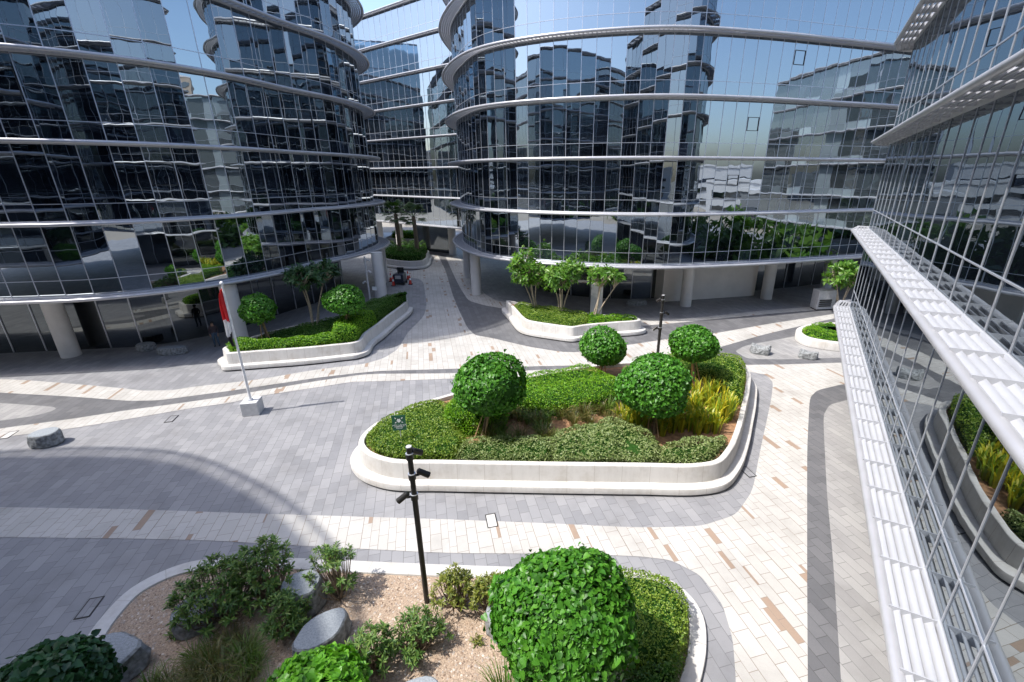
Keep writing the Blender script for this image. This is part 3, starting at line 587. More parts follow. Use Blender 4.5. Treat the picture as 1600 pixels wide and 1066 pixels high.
def hedge(name, label, poly, z0, z1, mat, leaf, dens, seed, cat='hedge', group=None, und=.10, roundness=.25):
    P = ccw([Vector(p) for p in poly]); P = ccw(spline(P, .25, True)); NN = normals(P, True); c = sum(P, Vector((0, 0)))/len(P)
    t = thing(name, label, cat, (c.x, c.y, z0), group); rg = np.random.default_rng(seed)
    A = abs(area([(p.x, p.y) for p in P])); L = sum((P[i]-P[i-1]).length for i in range(len(P)))
    pn = np.array([(p.x, p.y) for p in P]); nn = np.array([(q.x, q.y) for q in NN]); lo, hi = pn.min(0), pn.max(0); nt_ = int(A*dens)
    bb_ = (hi[0]-lo[0])*(hi[1]-lo[1]); m = int(nt_*bb_/max(A, .1))+20
    X = rg.uniform(lo[0], hi[0], m); Y = rg.uniform(lo[1], hi[1], m); k = inside(pn, X, Y); X, Y = X[k], Y[k]
    kk = rg.normal(0, 1, (6, 2))*2.4; ph = rg.uniform(0, 6.28, 6)
    def top(X, Y, dd):
        f = np.sin(np.stack([X, Y], 1) @ kk.T+ph).sum(1)/2.4+.55*np.sin(X*9.+ph[0]+1.5*np.sin(Y*5.+ph[2]))*np.sin(Y*8.3+ph[1]+1.4*np.sin(X*4.))
        return z1+und*f-roundness*np.clip(1-dd/.35, 0, 1)**2
    def edist(X, Y):
        d = np.full(len(X), 9.)
        for q in pn: d = np.minimum(d, np.hypot(X-q[0], Y-q[1]))
        return d
    Z = top(X, Y, edist(X, Y))-np.abs(rg.normal(0, .035, len(X)))
    pts = [np.stack([X, Y, Z], 1)]; nr = [np.tile([0, 0, 1.], (len(X), 1))]
    ns = int(L*(z1-z0)*dens); idx = rg.integers(0, len(P), ns); tt = rg.uniform(-.13, .13, ns)
    tg = np.stack([-nn[idx, 1], nn[idx, 0]], 1); h = rg.uniform(0, 1, ns); wob = rg.normal(0, .035, ns)+.05*np.sin(pn[idx] @ kk[0]*1.3+h*5)
    XY = pn[idx]+tg*tt[:, None]+nn[idx]*(wob-.16*np.clip((h-.7)/.3, 0, 1)**2)[:, None]
    ztop = top(XY[:, 0], XY[:, 1], np.full(ns, .12))
    pts.append(np.stack([XY[:, 0], XY[:, 1], z0+h*(ztop-z0)], 1)); nr.append(np.concatenate([nn[idx], np.full((ns, 1), .35)], 1))
    cr = leaves('foliage', np.concatenate(pts), np.concatenate(nr), leaf, M[mat], t, seed, .65)
    Q = inset(P, NN, .10); mb = MB()
    mb.grid([[(p.x, p.y, z0-.05), (p.x, p.y, z1-.32-und*.6), ] for p in Q], 0, cu=True)
    Q2 = inset(P, NN, .26); mb.grid([[(p.x, p.y, z1-.32-und*.6), (q.x, q.y, z1-.12-und*.9)] for p, q in zip(Q, Q2)], 0, cu=True)
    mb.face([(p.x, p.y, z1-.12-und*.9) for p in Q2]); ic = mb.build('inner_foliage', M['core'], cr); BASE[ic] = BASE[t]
    return t
ins = inset(Pc, Nc, .74)
def nearest(P, x, y): return min(range(len(P)), key=lambda i: (P[i].x-x)**2+(P[i].y-y)**2)
def along(P, a, b):
    i, j = nearest(P, *a), nearest(P, *b); out = [P[i]]; n = len(P); k = i
    while k != j: k = (k+1) % n; out.append(P[k])
    return out[::3]+[out[-1]]
# central planter (outline runs anticlockwise: front edge left to right)
fr1 = along(ins, (-6.2, 17.2), (-3.2, 14.0))
hedge('low_hedge', 'dense grey green hedge filling the left end of the central planter around the green sign', [(p.x, p.y) for p in fr1]+[(-2.9, 14.9), (-3.3, 15.7), (-3.6, 16.6), (-3.9, 17.6), (-4.9, 18.3)], .82, 1.42, 'hedge', .075, 620, 11, und=.05)
fr2 = along(ins, (-3.05, 14.0), (.4, 13.95))
hedge('low_hedge', 'grey green front hedge of the central planter below the ball tree with stakes', [(p.x, p.y) for p in fr2]+[(.4, 15.2), (-.6, 15.35), (-1.6, 15.3), (-2.9, 15.0)], .82, 1.35, 'sage', .075, 620, 12, und=.09)
fr3 = along(ins, (.5, 13.95), (4.2, 13.85))
hedge('low_hedge', 'mounded silvery green hedge at the middle of the front edge of the central planter', [(p.x, p.y) for p in fr3]+[(4.5, 14.9), (4.0, 15.9), (2.9, 16.6), (1.6, 16.1), (.6, 15.4)], .82, 1.45, 'sage', .085, 620, 13, und=.13)
fr4 = along(ins, (4.3, 13.85), (7.3, 15.2))
hedge('low_hedge', 'silvery green hedge rounding the front right corner of the central planter', [(p.x, p.y) for p in fr4]+[(6.9, 15.3), (5.6, 15.0), (4.6, 14.7)], .82, 1.35, 'sage', .085, 600, 14, und=.11)
hedge('clipped_shrub', 'dark green rounded clipped shrub behind the left ball tree in the central planter', [(-4.0, 16.4), (-3.2, 15.9), (-2.2, 16.0), (-1.5, 16.8), (-2.2, 17.8), (-3.6, 17.8)], .82, 2.0, 'limehedge', .07, 700, 15, cat='shrub', und=.04, roundness=.4)
hedge('hedge', 'bright lime green flat topped hedge at the back of the central planter', [(-2.2, 18.4), (-.8, 17.7), (1.0, 17.5), (2.6, 17.9), (3.6, 18.8), (3.5, 20.4), (2.2, 21.2), (.4, 20.7), (-1.4, 19.8)], .82, 1.75, 'limehedge', .07, 600, 16, und=.08)
bk = along(ins, (9.3, 18.4), (7.0, 23.2))
hedge('hedge', 'olive green hedge along the back right corner of the central planter', [(p.x, p.y) for p in bk]+[(6.6, 22.2), (7.6, 21.4), (8.9, 21.0), (8.9, 19.4)], .82, 1.65, 'hedge', .08, 420, 17, und=.08)
# left planter bench
inl = inset(Pl, Nl, .72)
fl = along(inl, (-18.8, 26.2), (-13.2, 26.6))
hedge('low_hedge', 'yellow green clipped hedge along the sunny front of the left planter bench', [(p.x, p.y) for p in fl]+[(-13.5, 27.4), (-15.2, 26.6), (-17.2, 26.1), (-18.4, 26.5)], .82, 1.5, 'limehedge', .085, 420, 18, und=.04)
fl = along(inl, (-13.0, 26.6), (-12.1, 30.5))
hedge('hedge', 'tall green clipped hedge at the right corner of the left planter bench', [(p.x, p.y) for p in fl]+[(-13.4, 30.4), (-13.6, 28.4), (-13.3, 27.2)], .82, 2.0, 'limehedge', .085, 380, 19, und=.05)
fl = along(inl, (-12.05, 30.7), (-11.7, 36.2))
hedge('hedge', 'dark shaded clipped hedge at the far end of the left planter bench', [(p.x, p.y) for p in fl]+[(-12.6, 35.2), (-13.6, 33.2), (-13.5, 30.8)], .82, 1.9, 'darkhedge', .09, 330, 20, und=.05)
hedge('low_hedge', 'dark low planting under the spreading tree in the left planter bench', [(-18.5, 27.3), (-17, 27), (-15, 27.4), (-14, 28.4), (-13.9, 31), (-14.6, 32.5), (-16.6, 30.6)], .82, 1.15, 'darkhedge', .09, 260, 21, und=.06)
inm = inset(Pm, Nm, .72)
fm = along(inm, (-1.9, 35.2), (3.2, 30.4))
hedge('low_hedge', 'grey green hedge in the pointed planter below the slender trees', [(p.x, p.y) for p in fm]+[(3.4, 32.6), (1.2, 33.8), (-.6, 34.8), (-1.6, 35.5)], .82, 1.3, 'hedge', .09, 380, 22, und=.06)
fm = along(inm, (3.4, 30.4), (6.4, 31.6))
hedge('low_hedge', 'fresh green tufted planting at the tip of the pointed planter', [(p.x, p.y) for p in fm]+[(5.4, 32.1), (3.7, 32.6)], .82, 1.3, 'limehedge', .1, 330, 23, und=.12)
inr = inset(Pr, Nr, .45)
hedge('low_hedge', 'bright green low ground hedge in the low rounded planter', [(p.x, p.y) for p in inr[::5] if p.x < 21.6]+[(21.6, 28.6), (21.4, 30.8)], .45, .85, 'limehedge', .09, 330, 24, und=.07)
hedge('low_hedge', 'olive shrubs at the right side of the low rounded planter', [(21.8, 27.6), (23.4, 28), (23.4, 30), (21.9, 31)], .45, .95, 'hedge', .09, 280, 25, und=.12)
inf = inset(Pf, Nf, .72)
hedge('hedge', 'dark mixed shrubs around the palms in the distant planter', [(p.x, p.y) for p in inf[::6]], .82, 2.1, 'darkhedge', .16, 60, 26, und=.3)
hedge('hedge', 'sunlit clipped hedge in the planter beyond the far bridging building', [(-27, 83), (-22.6, 81.3), (-21.4, 83.6), (-26.6, 86.6)], .45, 1.5, 'limehedge', .16, 60, 27)
# hedge right of the nearest ball tree
ink = inset(Pk, Nk, .5)
fk = along(ink, (3.3, 7.2), (1.9, 9.45))
hedge('hedge', 'light green fine leaved hedge at the right end of the gravel bed', [(p.x, p.y) for p in fk]+[(1.75, 8.6), (1.8, 7.6), (2.1, 6.9)], .07, .85, 'hedge', .06, 900, 28, und=.09)
fk = along(ink, (1.6, 4.6), (3.25, 7.1))
hedge('hedge', 'dark green hedge between the nearest ball tree and the kerb at the bottom', [(p.x, p.y) for p in fk]+[(2.1, 6.8), (1.5, 6.6), (1.0, 5.4)], .07, .8, 'darkhedge', .06, 700, 29, und=.09)

def rosettes(name, tips, dirs, k, leaf, asp, mat, parent, seed, up=.5, cup=.9):
    """bunches of long leaves round the twig ends"""
    rg = np.random.default_rng(seed); T = np.repeat(np.asarray(tips, float), k, 0); D = np.repeat(np.asarray(dirs, float), k, 0); n = len(T)
    r = rg.normal(0, 1, (n, 3)); t = r-D*(r*D).sum(1)[:, None]; t /= np.linalg.norm(t, axis=1)[:, None]; t = t*cup+D*rg.uniform(-.25, 1.0, (n, 1))+np.array([0, 0, up*.3]); t /= np.linalg.norm(t, axis=1)[:, None]
    b = np.cross(t, D); b /= np.linalg.norm(b, axis=1)[:, None]+1e-6; nr = np.cross(b, t); s = (leaf*rg.uniform(.65, 1.2, n))[:, None]
    O = T-D*rg.uniform(0, leaf*1.1, (n, 1)); wv = s*asp
    V = np.stack([O, O+t*s*.55+b*wv*.5+nr*s*.05, O+t*s-np.array([0, 0, .1])*s, O+t*s*.55-b*wv*.5+nr*s*.05], 1).reshape(-1, 3); i = np.arange(n)[:, None]*4
    Fs = np.concatenate([i+np.array([[0, 1, 2]]), i+np.array([[0, 2, 3]])], 1).reshape(-1, 3)
    return npmesh(name, V, Fs, M[mat], parent)
def shrub(label, base, rx, h, ntip, leaf, mat, seed, k=16, asp=.26, name='shrub', group='bushy shrubs in the gravel bed', flat_=.5, bark='bark', stems=7):
    t = thing(name, label, 'shrub', base, group); rn = random.Random(seed); b = Vector(base); tips = []; dirs = []; mb = MB()
    st = [b+Vector((rn.uniform(-.12, .12)*rx*2, rn.uniform(-.12, .12)*rx*2, -.05)) for _ in range(stems)]
    for i in range(ntip):
        a = rn.uniform(0, 6.283); q = rn.uniform(0, 1)**.5; lo = rn.uniform(0, 1)
        z = h*(.18+.82*math.sqrt(max(0, 1-q*q*.85)))*rn.uniform(.55 if lo < .5 else .85, 1.08)
        p = b+Vector((math.cos(a)*q*rx*(1.05 if z < h*.6 else 1)*rn.uniform(.85, 1.12), math.sin(a)*q*rx*rn.uniform(.85, 1.12), z))
        s0 = min(st, key=lambda s: (s-p).length+rn.uniform(0, .5)); d = (p-(b+Vector((0, 0, h*.25)))).normalized(); d = (d+Vector((0, 0, .6))).normalized()
        mid = s0.lerp(p, .55)+Vector((math.cos(a), math.sin(a), 0))*rx*.10-Vector((0, 0, h*.05))
        mb.tube([s0, mid, p-d*leaf*.3], [.020, .013, .005], 5, cap=False); tips.append(p); dirs.append(d)
    rosettes('foliage', [tuple(p) for p in tips], [tuple(d) for d in dirs], k, leaf, asp, mat, t, seed)
    mb.build('stem', M[bark], t, True); return t
shrub('largest dark bushy shrub at the back left of the gravel bed', (-8.25, 8.5, .07), 1.05, 1.55, 120, .165, 'shrub', 31, 24)
shrub('dark bushy shrub leaning over the kerb edge beside the largest shrub in the gravel bed', (-7.3, 9.0, .07), .8, 1.85, 85, .16, 'shrub', 32, 24)
shrub('airy shrub with bare stems behind the half hidden boulder in the gravel bed', (-5.55, 9.1, .07), .68, 1.6, 56, .15, 'shrub', 33, 22)
shrub('compact dark shrub left of the long flat boulder', (-6.35, 8.1, .07), .58, 1.1, 75, .15, 'shrub', 34, 22)
shrub('bluish green open shrub right of the long flat boulder', (-3.85, 7.1, .07), .62, 1.2, 55, .16, 'shrub', 35, 22)
shrub('yellowish dry shrub just right of the front lamp post', (-2.25, 8.75, .07), .55, 1.2, 60, .15, 'shrubyellow', 36, 20)
shrub('yellowish shrub close to the pale boulder and the nearest ball tree', (-1.35, 8.6, .07), .52, 1.2, 54, .15, 'shrubyellow', 37, 20)
shrub('dull green twiggy shrub at the foot of the front lamp post', (-2.95, 7.7, .07), .7, .85, 66, .15, 'shrub', 38, 20)
shrub('tiny green tuft alone on the gravel at the left', (-9.1, 7.9, .07), .2, .25, 10, .13, 'shrub', 39, 12, stems=3)
shrub('tiny yellow green tuft on the gravel between boulder and ball tree', (-1.55, 7.75, .07), .16, .2, 8, .12, 'shrubyellow', 40, 10, stems=3)

def blades(name, pts, length, width, mat, parent, seed, lean=.45, kind=None):
    rg = np.random.default_rng(seed); P = np.asarray(pts, float); n = len(P); a = rg.uniform(0, 6.283, n); L = (length*rg.uniform(.6, 1.15, n))[:, None]
    dx = np.stack([np.cos(a), np.sin(a), np.zeros(n)], 1); sd = np.stack([-np.sin(a), np.cos(a), np.zeros(n)], 1); ln = (lean*rg.uniform(.2, 1.2, n))[:, None]; z = np.array([0, 0, 1.])
    w_ = width*rg.uniform(.7, 1.2, n)[:, None]
    m1 = P+z*L*.5+dx*L*ln*.25; m2 = P+z*L*(.85-.25*ln)+dx*L*ln*.7; tp = P+z*L*(1-.5*ln)+dx*L*ln*1.15
    V = np.stack([P-sd*w_*.4, P+sd*w_*.4, m1+sd*w_*.5, m1-sd*w_*.5, m2+sd*w_*.4, m2-sd*w_*.4, tp], 1).reshape(-1, 3); i = np.arange(n)[:, None]*7
    Fs = np.concatenate([i+np.array([q]) for q in ((0, 1, 2), (0, 2, 3), (3, 2, 4), (3, 4, 5), (5, 4, 6))], 1).reshape(-1, 3)
    o = npmesh(name, V, Fs, M[mat], parent)
    if kind: o['kind'] = kind
    return o
def clump_pts(x, y, z, r, n, seed):
    rg = np.random.default_rng(seed); a = rg.uniform(0, 6.283, n); q = r*rg.uniform(0, 1, n)**.5
    return np.stack([x+q*np.cos(a), y+q*np.sin(a), np.full(n, z)], 1)
# yellow blade plants of the central planter
ryl = random.Random(3); spots = []
YP = [(p.x, p.y) for p in spline([(3.2, 16.9), (5.4, 15.9), (7.4, 16.2), (8.6, 17.6), (8.9, 19.2), (7.6, 19.6), (6.0, 18.8), (4.2, 18.0)], .3, True)]
while len(spots) < 62:
    x, y = ryl.uniform(2.8, 9.2), ryl.uniform(15.6, 19.8)
    if inside(YP, np.array([x]), np.array([y]))[0] and all((x-a)**2+(y-b)**2 > .34**2 for a, b in spots): spots.append((x, y))
for i, (x, y) in enumerate(spots):
    o = blades('yellow_blade_plant', clump_pts(0, 0, 0, .17, 26, 100+i), ryl.uniform(.75, 1.15), .075, 'yellow', None, 100+i, .35); o.location = (x, y, .82)
    tag(o, 'yellow green sword leaved plant in the right half of the central planter', 'plant', 'yellow sword leaved plants in the central planter')
rgd = random.Random(5); spots = []
while len(spots) < 40:
    x, y = rgd.uniform(-2.2, 4.4), rgd.uniform(14.9, 17.9)
    if (y > 16.2 or x < .6) and all((x-a)**2+(y-b)**2 > .36**2 for a, b in spots): spots.append((x, y))
for i, (x, y) in enumerate(spots):
    o = blades('grass_tuft', clump_pts(0, 0, 0, .16, 80, 200+i), rgd.uniform(.5, .9), .024, ['dry', 'greengrass', 'dry'][i % 3], None, 200+i, .6); o.location = (x, y, .82)
    tag(o, 'dry grass tuft on bare soil between the two big ball trees of the central planter', 'grass', 'grass tufts on the soil of the central planter')
# soft dark grasses of the gravel bed
gsp = []
rgg = random.Random(9)
GP = [(-8.9, 6.3), (-8.2, 7.3), (-7.3, 7.75), (-6.4, 7.3), (-5.6, 6.7), (-5.5, 6.0), (-6.5, 5.3), (-9, 5.2)]
while len(gsp) < 44:
    x, y = rgg.uniform(-9.2, -5.3), rgg.uniform(5.1, 7.8)
    if inside(GP, np.array([x]), np.array([y]))[0] and all((x-a)**2+(y-b)**2 > .26**2 for a, b in gsp): gsp.append((x, y))
for i, (x, y) in enumerate(gsp):
    o = blades('grass_tuft', clump_pts(0, 0, 0, .15, 110, 300+i), rgg.uniform(.45, .75), .014, 'dry' if i % 3 else 'greengrass', None, 300+i, .8); o.location = (x, y, .07)
    tag(o, 'soft brownish green grass tuft in the shaded lower left of the gravel bed', 'grass', 'soft grass tufts in the gravel bed')
o = blades('grass_tuft', clump_pts(0, 0, 0, .3, 300, 77), .8, .014, 'greengrass', None, 77, .6); o.location = (-.75, 6.35, .07)
tag(o, 'fine green grass mound tucked against the left foot of the nearest ball tree', 'grass')

# multi stemmed trees with leaf bunches
def frangipani(label, base, ctr, rx, rz, ntip, leaf, mat, seed, k=12, trunks=4, bark='palebark', group='multi stemmed trees'):
    t = thing('frangipani_tree', label, 'tree', base, group); rn = random.Random(seed); b = Vector(base); c = Vector(ctr); tips = []; dirs = []; forks = []
    for i in range(trunks):
        a = i*6.283/trunks+rn.uniform(-.5, .5); s0 = b+Vector((math.cos(a)*.13, math.sin(a)*.13, -.1)); f = c+Vector((math.cos(a)*rx*.42, math.sin(a)*rx*.42, -rz*rn.uniform(.35, .75)))
        mid = s0.lerp(f, .5)-Vector((math.cos(a)*.12, math.sin(a)*.12, 0)); mb = MB(); mb.tube([s0, s0.lerp(mid, .5)+Vector((rn.uniform(-.05, .05), rn.uniform(-.05, .05), 0)), mid, f], [.07, .06, .052, .04], 7); mb.build('trunk', M[bark], t, True); forks.append(f)
    lobes = [c+Vector((rn.uniform(-.45, .45)*rx, rn.uniform(-.45, .45)*rx, rn.uniform(-.45, .45)*rz)) for _ in range(5)]
    mb = MB()
    for i in range(ntip):
        L = rn.choice(lobes); d = Vector((rn.gauss(0, 1), rn.gauss(0, 1), rn.gauss(.35, .8))).normalized()
        p = L+Vector((d.x*rx*.62, d.y*rx*.62, d.z*rz*.60))*rn.uniform(.75, 1.05); f = min(forks, key=lambda q: (q-p).length)
        mb.tube([f, f.lerp(p, .6)-Vector((0, 0, .05)), p-d*leaf*.3], [.032, .022, .012], 5, cap=False); tips.append(tuple(p)); dirs.append(tuple((d+Vector((0, 0, .5))).normalized()))
    rosettes('crown', tips, dirs, k, leaf, .36, mat, t, seed, .4); mb.build('limb', M[bark], t, True); return t
frangipani('slender multi stemmed tree, leftmost of the three in the pointed planter, tallest crown', (-.4, 34.3, .82), (-.95, 34.2, 4.15), 1.45, 1.75, 170, .40, 'frangi', 1)
frangipani('slender multi stemmed tree with the widest crown, middle of the three in the pointed planter', (1.6, 33.4, .82), (1.65, 33.3, 4.2), 1.75, 1.35, 185, .40, 'frangi', 2)
frangipani('slender multi stemmed tree with a lopsided open crown in front of the grey pillar', (4.05, 32.3, .82), (4.75, 32.3, 3.8), 1.45, 1.2, 110, .38, 'frangi', 3, trunks=3)
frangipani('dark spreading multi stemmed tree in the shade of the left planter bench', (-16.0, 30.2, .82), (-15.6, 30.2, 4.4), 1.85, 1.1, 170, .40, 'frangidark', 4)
frangipani('leafy small tree beside the grey cabinet at the tip of the right building', (25.6, 37.0, 0), (25.2, 36.7, 3.2), 1.9, 1.35, 140, .45, 'frangi', 5, trunks=4)
# palms
def palm(label, base, h, seed):
    t = thing('palm_tree', label, 'tree', base, 'palms at the end of the passage'); rn = random.Random(seed); b = Vector(base); mb = MB()
    pts = [b+Vector((math.sin(i*.6)*.06, 0, h*i/6-.05)) for i in range(7)]; mb.tube(pts, [.36, .30, .28, .27, .26, .26, .24], 10); mb.build('trunk', M['bark'], t, True)
    top = pts[-1]; mb = MB()
    for i in range(34):
        a = rn.uniform(0, 6.283); e = rn.uniform(-.55, 1.15); d = Vector((math.cos(a)*math.cos(e), math.sin(a)*math.cos(e), math.sin(e))); L = rn.uniform(1.0, 1.35)
        c = top+d*L; mb.tube([top, c], .018, 4, cap=False); sd = d.cross(Vector((0, 0, 1))).normalized(); up = sd.cross(d)
        for j in range(13):
            q = -1.25+2.5*j/12; v = d*math.cos(q)+sd*math.sin(q); l2 = .95*(.7+.3*math.cos(q)); n_ = (sd*math.cos(q)-d*math.sin(q))*.055
            m_ = c+v*l2*.55+up*.06; mb.face([c, m_+n_, c+v*l2-Vector((0, 0, .22)), m_-n_])
    mb.build('crown', M['palm'], t); return t
palm('fan palm at the end of the passage, the left of the two', (-18.6, 59.5, .82), 5.6, 1)
palm('fan palm at the end of the passage, the right of the two', (-16.2, 59.0, .82), 5.3, 2)

# ------------------------------------------------------------------ boulders
def boulder(label, x, y, z, rx, ry, h, rz, seed, tilt=(0, 0), name='boulder', group='boulders', rough=.10, flat_top=True, cat='boulder'):
    t = thing(name, label, cat, (x, y, z), group); rn = random.Random(seed); mb = MB(); K = 22; rows = []
    rad = [1+rn.uniform(-rough, rough) for _ in range(K)]; rad = [(rad[i-1]+rad[i]*2+rad[(i+1) % K])/4 for i in range(K)]
    c, s = math.cos(rz), math.sin(rz)
    for k, (q, zz) in enumerate(((.92, -.08), (1.04, .15), (1.03, .45), (1.0, .75), (.97, .93), (.90, 1.0))):
        row = []
        for i in range(K):
            a = 2*math.pi*i/K; j = (rn.uniform(-1, 1)*.06 if 0 < k < 4 else 0); u, v = math.cos(a)*rx*(rad[i]*q+j), math.sin(a)*ry*(rad[i]*q+j)
            top = h*zz+(tilt[0]*u+tilt[1]*v)*zz+(rn.uniform(-1, 1)*h*.05 if 0 < k < 4 else 0)
            if not flat_top and k >= 3: top += h*.22*math.sin(a*2+seed)+rn.uniform(-.1, .1)*h
            row.append((x+u*c-v*s, y+u*s+v*c, z+top))
        rows.append(row)
    mb.grid(rows, 0, cv=True); cap = MB()
    if flat_top: cap.face(rows[-1])
    else:
        m_ = (x, y, z+h*.95)
        for i in range(K): cap.face([rows[-1][i], rows[-1][(i+1) % K], m_])
    mb.build('rough_side', M['rock'], t); cap.build('sawn_top', M['rocktop' if flat_top else 'rock'], t); return t
boulder('long flat topped boulder in the middle of the gravel bed, between two shrubs', -5.3, 7.75, .05, .66, .40, .55, .8, 1, (.05, .12))
boulder('big flat topped boulder at the lower left straddling the kerb of the gravel bed', -10.0, 6.95, .05, .85, .62, .62, .35, 2, (.05, .1))
boulder('flat boulder cut off by the bottom edge below the twiggy shrubs', -2.6, 6.25, .05, .55, .45, .5, .3, 3, (.0, .1))
boulder('pale boulder tucked against the left side of the nearest ball tree', -.95, 8.15, .05, .45, .42, .62, .2, 4, (.0, .1))
boulder('boulder half hidden between two shrubs near the back kerb of the gravel bed', -6.25, 8.75, .05, .50, .42, .85, .2, 5, (.0, .1))
boulder('boulder at the left of the largest shrub, mostly covered by its leaves', -8.75, 8.3, .05, .5, .4, .6, .9, 6, (.0, .1))
boulder('sawn top boulder standing alone on the grey paving at the left edge', -21.2, 16.6, 0, .56, .40, .60, .3, 7, (.03, .05))
boulder('pale jagged boulder on the paving, the left one of the pair near the low planter', 14.3, 27.2, 0, .62, .45, .5, -.4, 8, rough=.2, flat_top=False)
boulder('dark jagged boulder on the paving, the right one of the pair near the low planter', 16.95, 26.4, 0, .55, .38, .42, -.3, 9, rough=.22, flat_top=False)
boulder('stone slab seat in the shade under the left building, the nearer of two', -23.9, 27.1, 0, .85, .35, .48, .15, 10, name='stone_seat', cat='seat', group='stone seats under the left building')
boulder('rounded stone seat in the shade under the left building, further left', -26.2, 27.8, 0, .55, .38, .46, .1, 11, name='stone_seat', cat='seat', group='stone seats under the left building')
boulder('stone slab seat in the shade under the middle building by the rendered wall', 8.6, 39.0, 0, .9, .35, .42, .05, 12, name='stone_seat', cat='seat')
boulder('boulder left of the right building, only seen mirrored in its glass', 13.1, 20.6, 0, .4, .35, .38, .3, 13, flat_top=False) if False else None

# ------------------------------------------------------------------ flagpole
fx, fy = -14.02, 19.35
t = thing('flagpole', 'white flagpole on a square concrete block at the left of the plaza', 'flagpole', (fx, fy, 0))
mb = MB(); mb.box((fx, fy, .34), (.74, .74, .68), 0, .22); mb.build('base_block', M['concrete'], t, bevel=.015)
mb = MB(); mb.tube([(fx, fy, .68), (fx, fy, .74)], .11, 14); mb.build('collar', M['mull'], t)
mb = MB(); mb.tube([(fx, fy, .7), (fx, fy, 3.5), (fx, fy, 6.35)], [.062, .052, .04], 12); mb.build('pole', M['whitepaint'], t, True)
mb = MB(); blob(mb, (fx, fy, 6.42), .085, 1, 1, 8); mb.build('finial', M['whitepaint'], t, True)
f = thing('flag', 'limp flag hanging from the flagpole with red, white, black and green bands', 'flag', (fx, fy, 6.3))
def drape(u, v):
    """u along the fly, v down the hoist; the windless cloth gathers beside the pole"""
    wv = .30*(.35+.65*min(1, v*2.2))*(1 if v < .8 else 1-.5*(v-.8)/.2)
    return Vector((fx-.06-u*wv-.03*math.sin(v*9), fy-.02+.075*math.sin(u*11+v*4), 6.22-2.75*v-.25*u*(1-v)))
mb = MB(); nu, nv = 16, 40
def band(u, v):
    if v < .56-.10*u: return 0
    if v < .74-.05*u+.10*math.sin(u*3): return 1
    return 3 if u > .8 else 2
rows = [[drape(i/nu, j/nv) for j in range(nv+1)] for i in range(nu+1)]
mb.grid(rows, lambda x, y: band(x/nu, y/nv)); o = mb.build('cloth', [M['red'], M['white'], M['black'], M['green']], f, True)
sd = o.modifiers.new('thickness', 'SOLIDIFY'); sd.thickness = .004

# ------------------------------------------------------------------ lamp posts
def lamp(label, x, y, h, heads, z0=0., r=.075, mat='dark', group='lamp posts with spotlights'):
    t = thing('lamp_post', label, 'lamp post', (x, y, z0), group)
    mb = MB(); mb.tube([(x, y, z0), (x, y, z0+h*.74), (x, y, z0+h*.745), (x, y, z0+h)], [r*1.02, r*1.0, r*.92, r*.92], 16); mb.build('post', M[mat], t, True).modifiers.new('e', 'EDGE_SPLIT')
    mb = MB(); mb.tube([(x, y, z0+h), (x, y, z0+h+.02)], r*.98, 16); mb.build('post_cap', M['grey'], t)
    for (hz, a, out) in heads:
        z = z0+h*hz; d = Vector((math.cos(a), math.sin(a), 0)); s = thing('spotlight', None, None, (x, y, z)); bpy.data.objects.remove(s)
        mb = MB(); mb.tube([(x, y, z-.085), (x, y, z+.065)], r*1.3, 16); br = mb.build('bracket', M[mat], t)
        mb = MB(); mb.tube([(x, y, z+.066), (x, y, z+.082)], r*1.33, 16); q = mb.build('clamp_ring', M['mull'], br)
        p0 = Vector((x, y, z))+d*r; p1 = p0+d*out; mb = MB(); mb.tube([p0, p1], .028, 8)
        p2 = p1+d*.06+Vector((0, 0, .05)); mb.tube([p1, p2], .03, 8); mb.build('arm', M[mat], t)
        ax = (d*.8-Vector((0, 0, .62))).normalized(); c0 = p2-ax*.10; c1 = p2+ax*.20
        mb = MB(); mb.tube([c0-ax*.02, c0, p2, c1], [.045, .07, .073, .077], 16); hd = mb.build('spotlight', M[mat], t, True); hd.modifiers.new('e', 'EDGE_SPLIT')
        mb = MB(); mb.tube([c1, c1+ax*.006], .064, 16); mb.build('lens', M['lens'], hd)
lamp('tall dark lamp post with three spotlights in the gravel bed at the front', -3.06, 8.9, 4.88, [(.95, .9, .03), (.835, .35, .10), (.715, math.pi+.25, .10)], .05, .068)
lamp('dark lamp post with spotlights behind the central planter, between two ball trees', 6.95, 24.75, 4.5, [(.93, 2.6, .05), (.76, .2, .14), (.56, 3.3, .14)], 0, .085)
lamp('grey lamp post with spotlights beside the left building column', -14.75, 37.6, 4.55, [(.93, .5, .05), (.72, -.2, .12), (.52, 3.3, .12)], 0, .075, 'grey')

# ------------------------------------------------------------------ assembly point sign
sx, sy = -5.32, 14.75
t = thing('assembly_sign', 'small green assembly point sign on a thin post in the hedge of the central planter', 'sign', (sx, sy, .82))
mb = MB(); mb.tube([(sx, sy, .82), (sx, sy, 2.0)], .018, 8); mb.build('post', M['grey'], t)
SW, SH, SZ = .50, .64, 2.14; SN = Vector((.12, -.99, 0)).normalized(); SX = Vector((-SN.y, SN.x, 0)); tilt = .0
def sp(u, v, d=0.): return Vector((sx, sy, SZ))+SX*u+Vector((0, 0, v))+SN*d
Q = Matrix((SX, -SN, Vector((0, 0, 1)))).transposed()
mb = MB(); mb.box(sp(0, 0, .02), (SW, .012, SH), 0, M3=Q); pn = mb.build('panel', M['signgreen'], t)
ic = MB()
for u, v, r in ((0, .12, .045), (-.05, .09, .03), (.05, .09, .03), (0, .07, .05), (-.03, .15, .028), (.03, .15, .028)):
    ic.face([sp(u+r*math.cos(k*.5236), v+r*math.sin(k*.5236), .0285+.0004*len(ic.f)) for k in range(12)])
